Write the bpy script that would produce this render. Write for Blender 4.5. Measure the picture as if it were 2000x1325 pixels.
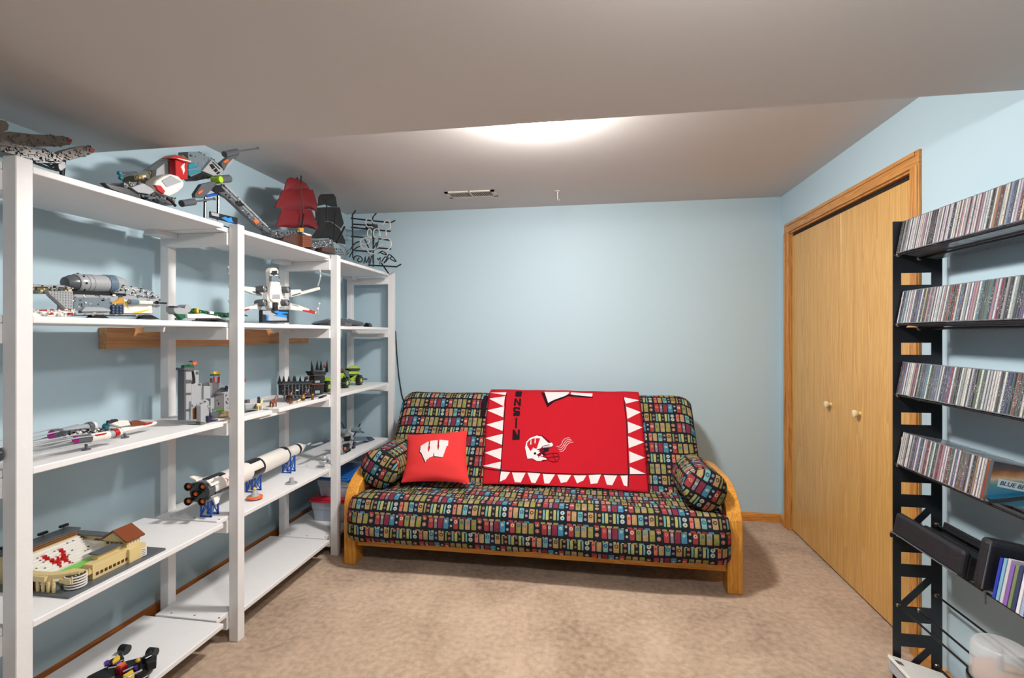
import bpy, bmesh, math, random
from mathutils import Vector, Matrix

for _o in list(bpy.data.objects):
    bpy.data.objects.remove(_o)
SC = bpy.context.scene
COL = SC.collection

# ---------------------------------------------------------------- camera
cam_data = bpy.data.cameras.new('camera')
cam_data.sensor_width = 36.0
cam_data.lens = 36.0 * 970.0 / 2000.0
cam_data.shift_y = -9.5 / 2000.0
cam_data.clip_start = 0.02
camera = bpy.data.objects.new('camera', cam_data)
camera.location = (0, 0, 1.335)
camera.rotation_euler = (math.radians(90), 0, math.radians(9.08))
COL.objects.link(camera)
SC.camera = camera

# ---------------------------------------------------------------- world, exposure
world = bpy.data.worlds.new('world')
SC.world = world
world.use_nodes = True
world.node_tree.nodes['Background'].inputs[0].default_value = (0.9, 0.95, 1.0, 1)
world.node_tree.nodes['Background'].inputs[1].default_value = 0.3
SC.view_settings.view_transform = 'Standard'
SC.view_settings.look = 'None'
SC.view_settings.gamma = 1.0
SC.view_settings.use_curve_mapping = False
SC.view_settings.exposure = 0.14
SC.cycles.use_light_tree = False
SC.cycles.use_adaptive_sampling = True
SC.cycles.adaptive_threshold = 0.04
SC.cycles.max_bounces = 5
SC.cycles.diffuse_bounces = 4
SC.cycles.glossy_bounces = 2
SC.cycles.transmission_bounces = 5
SC.cycles.transparent_max_bounces = 8
SC.cycles.caustics_reflective = False
SC.cycles.caustics_refractive = False
DOME_POWER = 14.5       # ceiling fixture over the sofa (radiance x lens area)
REAR_POWER = 6.8        # ceiling fixture under the soffit, just above the photographer

# ---------------------------------------------------------------- helpers
def lin(c):
    return tuple(((v / 255) / 12.92 if v / 255 <= 0.04045 else ((v / 255 + 0.055) / 1.055) ** 2.4) for v in c) + (1.0,)

def mat(name, rgb, rough=0.5, spec=0.5, metal=0.0, bump=0.0, bscale=200.0, emit=0.0, alpha=1.0, trans=0.0, var=0.0, vscale=8.0):
    m = bpy.data.materials.new(name)
    m.use_nodes = True
    nt = m.node_tree
    b = nt.nodes['Principled BSDF']
    b.inputs['Base Color'].default_value = lin(rgb)
    b.inputs['Roughness'].default_value = rough
    b.inputs['Specular IOR Level'].default_value = spec
    b.inputs['Metallic'].default_value = metal
    if trans:
        b.inputs['Transmission Weight'].default_value = trans
        b.inputs['IOR'].default_value = 1.15
    if alpha < 1:
        b.inputs['Alpha'].default_value = alpha
    if emit:
        b.inputs['Emission Color'].default_value = lin(rgb)
        b.inputs['Emission Strength'].default_value = emit
    if bump or var:
        tc = nt.nodes.new('ShaderNodeTexCoord')
        nz = nt.nodes.new('ShaderNodeTexNoise')
        nz.inputs['Scale'].default_value = bscale
        nz.inputs['Detail'].default_value = 1
        nt.links.new(tc.outputs['Object'], nz.inputs['Vector'])
        if bump:
            bp = nt.nodes.new('ShaderNodeBump')
            bp.inputs['Strength'].default_value = bump
            bp.inputs['Distance'].default_value = 0.003
            nt.links.new(nz.outputs[0], bp.inputs['Height'])
            nt.links.new(bp.outputs[0], b.inputs['Normal'])
        if var:
            nz2 = nt.nodes.new('ShaderNodeTexNoise')
            nz2.inputs['Scale'].default_value = vscale
            nz2.inputs['Detail'].default_value = 4
            nt.links.new(tc.outputs['Object'], nz2.inputs['Vector'])
            mx = nt.nodes.new('ShaderNodeMix')
            mx.data_type = 'RGBA'
            c = lin(rgb)
            mx.inputs[6].default_value = tuple(v * (1 - var) for v in c[:3]) + (1,)
            mx.inputs[7].default_value = tuple(min(1, v * (1 + var)) for v in c[:3]) + (1,)
            nt.links.new(nz2.outputs[0], mx.inputs[0])
            nt.links.new(mx.outputs[2], b.inputs['Base Color'])
    return m

def wood(name, dark, light, stretch, rough=0.4, scale=18.0, dist=3.0, knots=False):
    """grain running along the axis whose stretch is small"""
    m = bpy.data.materials.new(name)
    m.use_nodes = True
    nt = m.node_tree
    N = nt.nodes.new
    L = nt.links.new
    b = nt.nodes['Principled BSDF']
    b.inputs['Roughness'].default_value = rough
    tc = N('ShaderNodeTexCoord')
    mp = N('ShaderNodeMapping')
    mp.inputs['Scale'].default_value = stretch
    L(tc.outputs['Object'], mp.inputs['Vector'])
    n1 = N('ShaderNodeTexNoise')
    n1.inputs['Scale'].default_value = scale * 0.16
    n1.inputs['Detail'].default_value = 3
    n1.inputs['Distortion'].default_value = dist * 0.4
    L(mp.outputs[0], n1.inputs['Vector'])
    n2 = N('ShaderNodeTexNoise')
    n2.inputs['Scale'].default_value = scale * 2.2
    n2.inputs['Detail'].default_value = 5
    L(mp.outputs[0], n2.inputs['Vector'])
    # contour lines of the coarse noise make the cathedral figure
    ml = N('ShaderNodeMath'); ml.operation = 'MULTIPLY'; ml.inputs[1].default_value = 9.0
    L(n1.outputs[0], ml.inputs[0])
    fr = N('ShaderNodeMath'); fr.operation = 'FRACT'
    L(ml.outputs[0], fr.inputs[0])
    a = N('ShaderNodeMath'); a.operation = 'MULTIPLY'; a.inputs[1].default_value = 0.38
    L(fr.outputs[0], a.inputs[0])
    s = N('ShaderNodeMath'); s.operation = 'MULTIPLY_ADD'; s.inputs[1].default_value = 0.75
    L(n2.outputs[0], s.inputs[0]); L(a.outputs[0], s.inputs[2])
    rp = N('ShaderNodeValToRGB')
    rp.color_ramp.elements[0].position = 0.25; rp.color_ramp.elements[0].color = lin(dark)
    rp.color_ramp.elements[1].position = 0.75; rp.color_ramp.elements[1].color = lin(light)
    L(s.outputs[0], rp.inputs[0])
    out = rp.outputs[0]
    if knots:
        v = N('ShaderNodeTexVoronoi'); v.inputs['Scale'].default_value = 5.5
        L(tc.outputs['Object'], v.inputs['Vector'])
        kr = N('ShaderNodeMapRange'); kr.inputs[1].default_value = 0.035; kr.inputs[2].default_value = 0.07
        L(v.outputs['Distance'], kr.inputs[0])
        mx = N('ShaderNodeMix'); mx.data_type = 'RGBA'
        mx.inputs[6].default_value = lin((96, 56, 30))
        L(kr.outputs[0], mx.inputs[0]); L(out, mx.inputs[7])
        out = mx.outputs[2]
    L(out, b.inputs['Base Color'])
    bp = N('ShaderNodeBump'); bp.inputs['Strength'].default_value = 0.12; bp.inputs['Distance'].default_value = 0.002
    L(n2.outputs[0], bp.inputs['Height']); L(bp.outputs[0], b.inputs['Normal'])
    return m

class MB:
    """collects shapes in world coordinates; build() links them as one mesh object"""
    def __init__(s):
        s.v = []; s.f = []; s.mi = []; s.uv = {}
    def add(s, vs, fs, m=0):
        o = len(s.v)
        s.v += [tuple(p) for p in vs]
        s.f += [tuple(i + o for i in f) for f in fs]
        s.mi += [m] * len(fs)
        return s
    def box(s, x0, x1, y0, y1, z0, z1, m=0):
        vs = [(x0, y0, z0), (x1, y0, z0), (x1, y1, z0), (x0, y1, z0), (x0, y0, z1), (x1, y0, z1), (x1, y1, z1), (x0, y1, z1)]
        return s.add(vs, [(0, 3, 2, 1), (4, 5, 6, 7), (0, 1, 5, 4), (1, 2, 6, 5), (2, 3, 7, 6), (3, 0, 4, 7)], m)
    def obox(s, c, size, R, m=0):
        h = [d / 2 for d in size]
        vs = []
        for q in ((-1, -1, -1), (1, -1, -1), (1, 1, -1), (-1, 1, -1), (-1, -1, 1), (1, -1, 1), (1, 1, 1), (-1, 1, 1)):
            p = R @ Vector((q[0] * h[0], q[1] * h[1], q[2] * h[2]))
            vs.append((c[0] + p.x, c[1] + p.y, c[2] + p.z))
        return s.add(vs, [(0, 3, 2, 1), (4, 5, 6, 7), (0, 1, 5, 4), (1, 2, 6, 5), (2, 3, 7, 6), (3, 0, 4, 7)], m)
    def _pr(s, a, b, m):
        n = len(a)
        return s.add(a + b, [tuple(range(n)), tuple(range(2 * n - 1, n - 1, -1))] + [(i, (i + 1) % n, n + (i + 1) % n, n + i) for i in range(n)], m)
    def prx(s, poly, xf, th, m=0):
        return s._pr([(xf, y, z) for y, z in poly], [(xf - th, y, z) for y, z in poly], m)
    def pry(s, poly, y0, y1, m=0):
        return s._pr([(x, y0, z) for x, z in poly], [(x, y1, z) for x, z in poly], m)
    def prz(s, poly, z0, z1, m=0):
        return s._pr([(x, y, z0) for x, y in poly], [(x, y, z1) for x, y in poly], m)
    def ring(s, c, ax, r, n):
        ax = Vector(ax).normalized()
        u = ax.orthogonal().normalized(); w = ax.cross(u)
        return [tuple(Vector(c) + (u * math.cos(2 * math.pi * i / n) + w * math.sin(2 * math.pi * i / n)) * r) for i in range(n)]
    def cyl(s, p0, p1, r0, r1=None, n=12, m=0):
        r1 = r0 if r1 is None else r1
        ax = Vector(p1) - Vector(p0)
        a = s.ring(p0, ax, r0, n); b = s.ring(p1, ax, max(r1, 1e-5), n)
        return s.add(a + b, [tuple(range(n - 1, -1, -1)), tuple(range(n, 2 * n))] + [(i, (i + 1) % n, n + (i + 1) % n, n + i) for i in range(n)], m)
    def lathe(s, p0, ax, prof, n=24, m=0):
        """prof: (distance along ax, radius)"""
        ax = Vector(ax).normalized(); p0 = Vector(p0)
        o = len(s.v); k = len(prof)
        for d, r in prof:
            s.v += s.ring(p0 + ax * d, ax, max(r, 1e-5), n)
        for j in range(k - 1):
            for i in range(n):
                s.f.append((o + j * n + i, o + j * n + (i + 1) % n, o + (j + 1) * n + (i + 1) % n, o + (j + 1) * n + i)); s.mi.append(m)
        s.f.append(tuple(o + i for i in range(n - 1, -1, -1))); s.mi.append(m)
        s.f.append(tuple(o + (k - 1) * n + i for i in range(n))); s.mi.append(m)
        return s
    def tube(s, pts, r, n=8, m=0):
        pts = [Vector(p) for p in pts]
        o = len(s.v); k = len(pts); u = None
        for i, p in enumerate(pts):
            t = (pts[min(i + 1, k - 1)] - pts[max(i - 1, 0)]).normalized()
            u = t.orthogonal().normalized() if u is None else (u - t * u.dot(t)).normalized()
            w = t.cross(u)
            s.v += [tuple(p + (u * math.cos(2 * math.pi * j / n) + w * math.sin(2 * math.pi * j / n)) * r) for j in range(n)]
        for i in range(k - 1):
            for j in range(n):
                s.f.append((o + i * n + j, o + i * n + (j + 1) % n, o + (i + 1) * n + (j + 1) % n, o + (i + 1) * n + j)); s.mi.append(m)
        s.f.append(tuple(o + j for j in range(n - 1, -1, -1))); s.mi.append(m)
        s.f.append(tuple(o + (k - 1) * n + j for j in range(n))); s.mi.append(m)
        return s
    def ball(s, c, r, sx=1, sy=1, sz=1, n=12, m=0):
        o = len(s.v); h = n // 2
        s.v.append((c[0], c[1], c[2] - r * sz))
        for j in range(1, h):
            a = -math.pi / 2 + math.pi * j / h
            for i in range(n):
                b = 2 * math.pi * i / n
                s.v.append((c[0] + r * sx * math.cos(a) * math.cos(b), c[1] + r * sy * math.cos(a) * math.sin(b), c[2] + r * sz * math.sin(a)))
        s.v.append((c[0], c[1], c[2] + r * sz))
        e = len(s.v) - 1
        for i in range(n):
            s.f.append((o, o + 1 + (i + 1) % n, o + 1 + i)); s.mi.append(m)
            s.f.append((e, e - n + i, e - n + (i + 1) % n)); s.mi.append(m)
        for j in range(h - 2):
            for i in range(n):
                s.f.append((o + 1 + j * n + i, o + 1 + j * n + (i + 1) % n, o + 1 + (j + 1) * n + (i + 1) % n, o + 1 + (j + 1) * n + i)); s.mi.append(m)
        return s
    def mesh(s, name, mats, loc=(0, 0, 0), bevel=0, smooth=False, recalc=True, seg=1):
        me = bpy.data.meshes.new(name)
        me.from_pydata([(p[0] - loc[0], p[1] - loc[1], p[2] - loc[2]) for p in s.v], [], s.f)
        for q in mats:
            me.materials.append(q)
        me.polygons.foreach_set('material_index', s.mi)
        if recalc or bevel:
            bm = bmesh.new(); bm.from_mesh(me)
            if recalc:
                bmesh.ops.recalc_face_normals(bm, faces=bm.faces)
            if bevel:
                ed = [e for e in bm.edges if len(e.link_faces) == 2 and e.calc_face_angle(0) > 0.6]
                bmesh.ops.bevel(bm, geom=ed, offset=bevel, segments=seg, affect='EDGES', profile=0.5, clamp_overlap=True)
            bm.to_mesh(me); bm.free()
        if smooth:
            me.polygons.foreach_set('use_smooth', [True] * len(me.polygons))
            me.set_sharp_from_angle(angle=0.7)
        me.update()
        return me
    def build(s, name, mats, parent=None, loc=None, **k):
        if not isinstance(mats, (list, tuple)):
            mats = [mats]
        wl = WLOC.get(parent.name, (0, 0, 0)) if parent else (loc or (0, 0, 0))
        ob = bpy.data.objects.new(name, s.mesh(name, mats, wl, **k))
        COL.objects.link(ob)
        if parent:
            ob.parent = parent
        else:
            ob.location = wl
        WLOC[ob.name] = wl
        return ob

WLOC = {}      # world origin of every thing (parts share the origin of their thing)

def tag(o, label, cat, group=None, kind=None):
    o['label'] = label; o['category'] = cat
    if group: o['group'] = group
    if kind: o['kind'] = kind
    return o

def thing(name, label, cat, loc=(0, 0, 0), group=None, kind=None):
    o = bpy.data.objects.new(name, None)
    o.empty_display_size = 0.05
    COL.objects.link(o); o.location = loc
    WLOC[o.name] = tuple(loc)
    return tag(o, label, cat, group, kind)

def slabs(parent, name, m, xf, th, *polys, bevel=0.0012, label=None):
    """one part: silhouettes in the Y-Z plane with real thickness along X"""
    th = th if th <= .014 else .014 + (th - .014) * .33
    for p in polys:
        o = MB().prx(p, xf, th).build(name, m, parent, bevel=bevel)
        if label: o['label'] = label
    return o

def rod(parent, name, m, pts, r, n=8):
    return MB().tube(pts, r, n).build(name, m, parent, smooth=True)

def inside(p, poly):
    c = False; j = len(poly) - 1
    for i in range(len(poly)):
        if (poly[i][1] > p[1]) != (poly[j][1] > p[1]) and p[0] < (poly[j][0] - poly[i][0]) * (p[1] - poly[i][1]) / (poly[j][1] - poly[i][1]) + poly[i][0]:
            c = not c
        j = i
    return c

def bricks(parent, poly, xf, n, mats, seed, smin=0.003, smax=0.011):
    """small surface bricks and studs on the face of a toy"""
    rnd = random.Random(seed); b = MB()
    ys = [p[0] for p in poly]; zs = [p[1] for p in poly]
    n = int(n * 1.3); k = 0; t = 0
    while k < n and t < n * 30:
        t += 1
        y = rnd.uniform(min(ys), max(ys)); z = rnd.uniform(min(zs), max(zs))
        if not inside((y, z), poly): continue
        w = rnd.uniform(smin, smax); h = rnd.uniform(smin, smax * 0.6); d = rnd.choice((0.0015, 0.003, 0.005))
        q = rnd.randrange(len(mats))
        if rnd.random() < 0.35:
            b.cyl((xf - 0.001, y, z), (xf + d, y, z), 0.0026, n=8, m=q)
        else:
            b.box(xf - 0.001, xf + d, y - w / 2, y + w / 2, z - h / 2, z + h / 2, q)
        k += 1
    o = b.build('surface_bricks', mats, parent)
    o['kind'] = 'stuff'
    return o

# ---------------------------------------------------------------- materials of the setting
M_WALL = mat('blue_wall_paint', (180, 203, 214), rough=0.5, spec=0.3, bump=0.05, bscale=260)
M_CEIL = mat('ceiling_paint', (206, 202, 200), rough=0.9, spec=0.2)
M_WHITE = mat('white_shelf_paint', (228, 227, 228), rough=0.5, bump=0.12, bscale=90, var=0.03, vscale=30)
M_OAK_DOOR = wood('oak_door_veneer', (188, 138, 72), (213, 168, 100), (4.5, 4.5, 0.2), rough=0.35, scale=14)
M_OAK_V = wood('oak_trim_vertical', (156, 98, 42), (205, 146, 78), (6, 6, 0.3), rough=0.35, scale=16)
M_OAK_H = wood('oak_trim_lengthwise', (156, 98, 42), (205, 146, 78), (6, 0.3, 6), rough=0.35, scale=16)
M_OAK_X = wood('oak_trim_crosswise', (170, 104, 40), (212, 146, 70), (0.3, 6, 6), rough=0.35, scale=16)
M_BASE_L = wood('baseboard_stain', (120, 64, 24), (172, 102, 46), (6, 0.3, 6), rough=0.35, scale=16)
M_PINE = wood('pine_board', (186, 126, 76), (214, 160, 108), (4, 0.4, 4), rough=0.5, scale=10, knots=True)
M_FUTON = wood('honey_stained_wood', (184, 116, 30), (220, 156, 62), (5, 5, 0.6), rough=0.38, scale=14)
M_FUTON_X = wood('honey_stained_rail', (184, 116, 30), (220, 156, 62), (0.4, 5, 5), rough=0.38, scale=14)
M_DARK = mat('shadow_gap', (30, 18, 12), rough=0.9)
M_SCREW = mat('screw_steel', (110, 108, 104), rough=0.4, metal=0.8)

def carpet_material():
    m = bpy.data.materials.new('beige_carpet'); m.use_nodes = True
    nt = m.node_tree; N = nt.nodes.new; L = nt.links.new
    b = nt.nodes['Principled BSDF']
    b.inputs['Roughness'].default_value = 1.0
    b.inputs['Specular IOR Level'].default_value = 0.05
    b.inputs['Sheen Weight'].default_value = 0.25
    tc = N('ShaderNodeTexCoord')
    def noise(scale, detail, vec=None, dist=0.0):
        n = N('ShaderNodeTexNoise'); n.inputs['Scale'].default_value = scale; n.inputs['Detail'].default_value = detail
        n.inputs['Distortion'].default_value = dist
        L(vec or tc.outputs['Object'], n.inputs['Vector']); return n.outputs[0]
    fine = noise(520, 3); mid = noise(36, 4); big = noise(2.6, 3, dist=0.8)
    # strokes left by the vacuum cleaner: nap lying two ways
    mp = N('ShaderNodeMapping'); mp.inputs['Rotation'].default_value = (0, 0, math.radians(24)); mp.inputs['Scale'].default_value = (3.4, 0.9, 1)
    L(tc.outputs['Object'], mp.inputs['Vector'])
    st = noise(1.3, 2, mp.outputs[0], 0.5)
    r0 = N('ShaderNodeMapRange'); r0.inputs[1].default_value = 0.46; r0.inputs[2].default_value = 0.56
    L(st, r0.inputs[0])
    def mad(a, k, c):
        q = N('ShaderNodeMath'); q.operation = 'MULTIPLY_ADD'; q.inputs[1].default_value = k
        L(a, q.inputs[0])
        if isinstance(c, float): q.inputs[2].default_value = c
        else: L(c, q.inputs[2])
        return q.outputs[0]
    t = mad(fine, 1.3, -0.85); t = mad(mid, 0.75, t); t = mad(big, 0.7, t); t = mad(r0.outputs[0], 0.08, t)
    rp = N('ShaderNodeValToRGB')
    e = rp.color_ramp.elements
    e[0].position = 0.12; e[0].color = lin((134, 103, 80)); e[1].position = 0.8; e[1].color = lin((222, 192, 163))
    L(t, rp.inputs[0]); L(rp.outputs[0], b.inputs['Base Color'])
    bp = N('ShaderNodeBump'); bp.inputs['Strength'].default_value = 0.9; bp.inputs['Distance'].default_value = 0.006
    L(fine, bp.inputs['Height']); L(bp.outputs[0], b.inputs['Normal'])
    return m
M_CARPET = carpet_material()

def fabric_material():
    """futon print: rows of rounded cards and dots on black; UV in metres"""
    m = bpy.data.materials.new('retro_print_fabric'); m.use_nodes = True
    nt = m.node_tree; N = nt.nodes.new; L = nt.links.new
    bs = nt.nodes['Principled BSDF']; bs.inputs['Roughness'].default_value = 0.9; bs.inputs['Specular IOR Level'].default_value = 0.15
    W = 0.31; HA = 0.075; HB = 0.066; P = HA + HB
    def math_(op, a, b=None, c=None):
        q = N('ShaderNodeMath'); q.operation = op
        for i, v in enumerate((a, b, c)):
            if v is None: continue
            if isinstance(v, (int, float)): q.inputs[i].default_value = v
            else: L(v, q.inputs[i])
        return q.outputs[0]
    uv = N('ShaderNodeUVMap'); sep = N('ShaderNodeSeparateXYZ'); L(uv.outputs[0], sep.inputs[0])
    u, v = sep.outputs[0], sep.outputs[1]
    vp = math_('DIVIDE', v, P); pair = math_('FLOOR', vp); vl = math_('MULTIPLY', math_('SUBTRACT', vp, pair), P)
    isB = math_('GREATER_THAN', vl, HA)
    off = math_('MULTIPLY', math_('FRACT', math_('MULTIPLY', pair, 0.417)), 1.0)
    un = math_('FRACT', math_('ADD', math_('DIVIDE', u, W), off))
    half = math_('MULTIPLY_ADD', isB, (HB - HA) / 2, HA / 2)
    ly = math_('SUBTRACT', math_('SUBTRACT', vl, math_('MULTIPLY', isB, HA)), half)
    hh = math_('SUBTRACT', half, 0.0062)
    RED = (172, 44, 52); CRM = (140, 34, 66); BLU = (58, 140, 172); OLI = (150, 152, 74); TAN = (188, 152, 96); GRY = (138, 128, 140)
    SAL = (214, 112, 92); TEA = (118, 178, 172); YEL = (188, 186, 102); ORA = (214, 128, 70); PUR = (120, 70, 130); CRE = (226, 206, 160)
    DBL = (40, 96, 140); BRN = (92, 62, 40); PNK = (206, 116, 130)
    A = [(0.00, 0.095, 0, RED, ORA, .4), (0.105, 0.165, 0, GRY, CRE, .5), (0.175, 0.27, 0, CRM, CRM, 0), (0.275, 0.375, 0, BLU, CRE, .35), (0.385, 0.445, 1, BLU, CRE, .4),
         (0.455, 0.545, 0, RED, CRE, .45), (0.56, 0.65, 0, OLI, DBL, .4), (0.665, 0.76, 0, TAN, BLU, .4), (0.775, 0.87, 0, OLI, ORA, .3), (0.89, 0.965, 1, CRE, RED, .5)]
    B = [(0.00, 0.07, 0, SAL, BRN, .35), (0.08, 0.17, 0, TAN, TAN, 0), (0.185, 0.275, 0, TEA, DBL, .5), (0.285, 0.345, 1, BLU, PNK, .45), (0.355, 0.455, 0, TAN, BRN, .5),
         (0.47, 0.51, 0, OLI, OLI, 0), (0.52, 0.58, 1, TAN, RED, .45), (0.59, 0.635, 0, TEA, TEA, 0), (0.64, 0.7, 0, YEL, YEL, 0), (0.71, 0.76, 1, OLI, PUR, .4),
         (0.77, 0.825, 0, YEL, YEL, 0), (0.835, 0.875, 0, TEA, TEA, 0), (0.885, 0.975, 1, BLU, CRE, .5)]
    def ramp(tab, kind):
        r = N('ShaderNodeValToRGB'); cr = r.color_ramp; cr.interpolation = 'CONSTANT'
        stops = []
        for i, (a, b_, k, c, d, ds) in enumerate(tab):
            if kind == 0: val = lin(c)
            elif kind == 1: val = ((a + b_) / 2, (b_ - a) / 2 * W - .0018, float(k), 1)
            else: val = lin(d)[:3] + (min(1, ds * 1.7),)
            stops.append((a, val))
        while len(cr.elements) < len(stops): cr.elements.new(0.5)
        for el, (p, val) in zip(cr.elements, stops):
            el.position = p
        for el, (p, val) in zip(cr.elements, stops):
            el.color = val
        L(un, r.inputs[0]); return r
    def sel(kind):
        ra, rb = ramp(A, kind), ramp(B, kind)
        mx = N('ShaderNodeMix'); mx.data_type = 'RGBA'; L(isB, mx.inputs[0]); L(ra.outputs[0], mx.inputs[6]); L(rb.outputs[0], mx.inputs[7])
        mf = N('ShaderNodeMix'); mf.data_type = 'FLOAT'; L(isB, mf.inputs[0]); L(ra.outputs[1], mf.inputs[2]); L(rb.outputs[1], mf.inputs[3])
        return mx.outputs[2], mf.outputs[0]
    col, _ = sel(0); geo, _ = sel(1); dot, dsz = sel(2)
    gs = N('ShaderNodeSeparateXYZ'); L(geo, gs.inputs[0])
    cx, hw, kd = gs.outputs
    lx = math_('MULTIPLY', math_('SUBTRACT', un, cx), W)
    rr = 0.004
    dx = math_('ADD', math_('SUBTRACT', math_('ABSOLUTE', lx), hw), rr); dy = math_('ADD', math_('SUBTRACT', math_('ABSOLUTE', ly), hh), rr)
    dx0 = math_('MAXIMUM', dx, 0.0); dy0 = math_('MAXIMUM', dy, 0.0)
    dr = math_('SQRT', math_('ADD', math_('MULTIPLY', dx0, dx0), math_('MULTIPLY', dy0, dy0)))
    rect = math_('LESS_THAN', dr, rr)
    q = math_('SUBTRACT', math_('ABSOLUTE', ly), math_('MULTIPLY', hh, 0.5))
    cd = math_('SQRT', math_('ADD', math_('MULTIPLY', lx, lx), math_('MULTIPLY', q, q)))
    crad = math_('MINIMUM', hw, math_('MULTIPLY', hh, 0.46))
    circ = math_('LESS_THAN', cd, crad)
    shape = N('ShaderNodeMix'); shape.data_type = 'FLOAT'; L(kd, shape.inputs[0]); L(rect, shape.inputs[2]); L(circ, shape.inputs[3])
    # dots: on cards one dot above the middle, on dots a smaller one inside
    qy = math_('SUBTRACT', ly, math_('MULTIPLY', hh, 0.2))
    d1 = math_('SQRT', math_('ADD', math_('MULTIPLY', lx, lx), math_('MULTIPLY', qy, qy)))
    dd = N('ShaderNodeMix'); dd.data_type = 'FLOAT'; L(kd, dd.inputs[0]); L(d1, dd.inputs[2]); L(cd, dd.inputs[3])
    base = math_('MULTIPLY', math_('MINIMUM', hw, 0.012), dsz)
    isd = math_('LESS_THAN', dd.outputs[0], base)
    isd2 = math_('LESS_THAN', dd.outputs[0], math_('MULTIPLY', base, 0.45))
    isr = math_('SUBTRACT', isd, isd2)
    m1 = N('ShaderNodeMix'); m1.data_type = 'RGBA'; L(isr, m1.inputs[0]); L(col, m1.inputs[6]); L(dot, m1.inputs[7])
    nz = N('ShaderNodeTexNoise'); nz.inputs['Scale'].default_value = 60; L(uv.outputs[0], nz.inputs['Vector'])
    hs = N('ShaderNodeHueSaturation'); hs.inputs['Saturation'].default_value = 0.92
    L(math_('MULTIPLY_ADD', nz.outputs[0], 0.5, 0.36), hs.inputs['Value']); L(m1.outputs[2], hs.inputs['Color'])
    m2 = N('ShaderNodeMix'); m2.data_type = 'RGBA'; L(shape.outputs[0], m2.inputs[0]); m2.inputs[6].default_value = lin((26, 27, 34)); L(hs.outputs[0], m2.inputs[7])
    L(m2.outputs[2], bs.inputs['Base Color'])
    bp = N('ShaderNodeBump'); bp.inputs['Strength'].default_value = 0.15; bp.inputs['Distance'].default_value = 0.001
    n3 = N('ShaderNodeTexNoise'); n3.inputs['Scale'].default_value = 900; L(uv.outputs[0], n3.inputs['Vector']); L(n3.outputs[0], bp.inputs['Height'])
    L(bp.outputs[0], bs.inputs['Normal'])
    return m
M_FABRIC = fabric_material()
M_RED = mat('red_fleece', (172, 26, 38), rough=0.95, spec=0.1, bump=0.25, bscale=700)
M_REDP = mat('red_pillow_cotton', (202, 50, 50), rough=0.8, spec=0.2, bump=0.2, bscale=500)
M_PRINTW = mat('white_print', (216, 204, 204), rough=0.95, spec=0.1, bump=0.2, bscale=700)
M_PRINTK = mat('black_print', (34, 20, 26), rough=0.95, spec=0.1)
M_PRINTD = mat('dark_red_print', (104, 12, 28), rough=0.95, spec=0.1)
M_PRINTG = mat('grey_print', (150, 146, 150), rough=0.95, spec=0.1)
# toy brick plastics
def pl(name, rgb, rough=0.28):
    return mat(name, rgb, rough=rough, spec=0.5)
LG = pl('light_grey_brick', (160, 164, 168)); DG = pl('dark_grey_brick', (86, 90, 96)); BK = pl('black_brick', (24, 25, 28)); WH = pl('white_brick', (226, 222, 216))
RD = pl('red_brick', (178, 24, 28)); DRD = pl('dark_red_brick', (122, 12, 22)); TN = pl('tan_brick', (214, 192, 138)); DTN = pl('dark_tan_brick', (134, 122, 100)); BR = pl('brown_brick', (120, 62, 34))
DBR = pl('dark_brown_brick', (78, 46, 34)); GR = pl('green_brick', (22, 92, 58)); LM = pl('lime_brick', (164, 202, 40)); BL = pl('blue_brick', (30, 84, 178)); SB = pl('sand_blue_brick', (94, 116, 134))
YE = pl('yellow_brick', (226, 186, 52)); OR = pl('orange_brick', (222, 104, 44)); MG = pl('magenta_brick', (176, 36, 140)); TE = pl('teal_brick', (40, 128, 150)); OL = pl('olive_brick', (104, 98, 74))
PU = pl('purple_brick', (82, 48, 150)); BG = pl('bluish_grey_brick', (112, 126, 134)); WARM = pl('worn_grey_brick', (108, 97, 88)); GLD = pl('golden_brick', (196, 146, 60)); LGN = pl('bright_green_brick', (110, 200, 60))
NV = pl('navy_brick', (34, 44, 72)); BRIGHTB = pl('bright_blue_print', (36, 132, 226))
# ================================================================ the room
XL, XR, YB, YF, ZC = -1.97, 1.33, 3.78, -2.3, 2.31
SOF_Y, SOF_Z = 1.705, 2.063
def struct(name, b, m, label, cat, **k):
    return tag(b.build(name, m, **k), label, cat, kind='structure')
struct('floor', MB().box(XL - .1, XR + .8, YF, YB + .1, -.06, 0), M_CARPET, 'beige plush carpet covering the whole floor', 'carpet')
struct('ceiling', MB().box(XL - .1, XR + .1, SOF_Y - .1, YB + .1, ZC, ZC + .06), M_CEIL, 'flat off-white ceiling above the futon', 'ceiling')
struct('ceiling_soffit', MB().box(XL - .1, XR + .1, YF, SOF_Y, SOF_Z, ZC + .06), M_CEIL, 'wide lowered ceiling soffit nearest the viewer', 'soffit', bevel=.003)
struct('wall_back', MB().box(XL - .1, XR + .1, YB, YB + .1, 0, ZC), M_WALL, 'pale blue wall behind the futon', 'wall')
struct('wall_left', MB().box(XL - .1, XL, YF, YB, 0, ZC), M_WALL, 'pale blue wall behind the white shelving', 'wall')
struct('wall_front', MB().box(XL - .1, XR + .1, YF - .1, YF, 0, ZC), M_WALL, 'pale blue wall opposite the futon', 'wall')
DY0, DY1, DZ = 2.318, 3.637, 2.03      # closet opening in the right wall
w = MB().box(XR, XR + .1, YF, DY0, 0, ZC).box(XR, XR + .1, DY1, YB, 0, ZC).box(XR, XR + .1, DY0, DY1, DZ, ZC)
struct('wall_right', w, M_WALL, 'pale blue wall with the oak closet door', 'wall')
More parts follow.
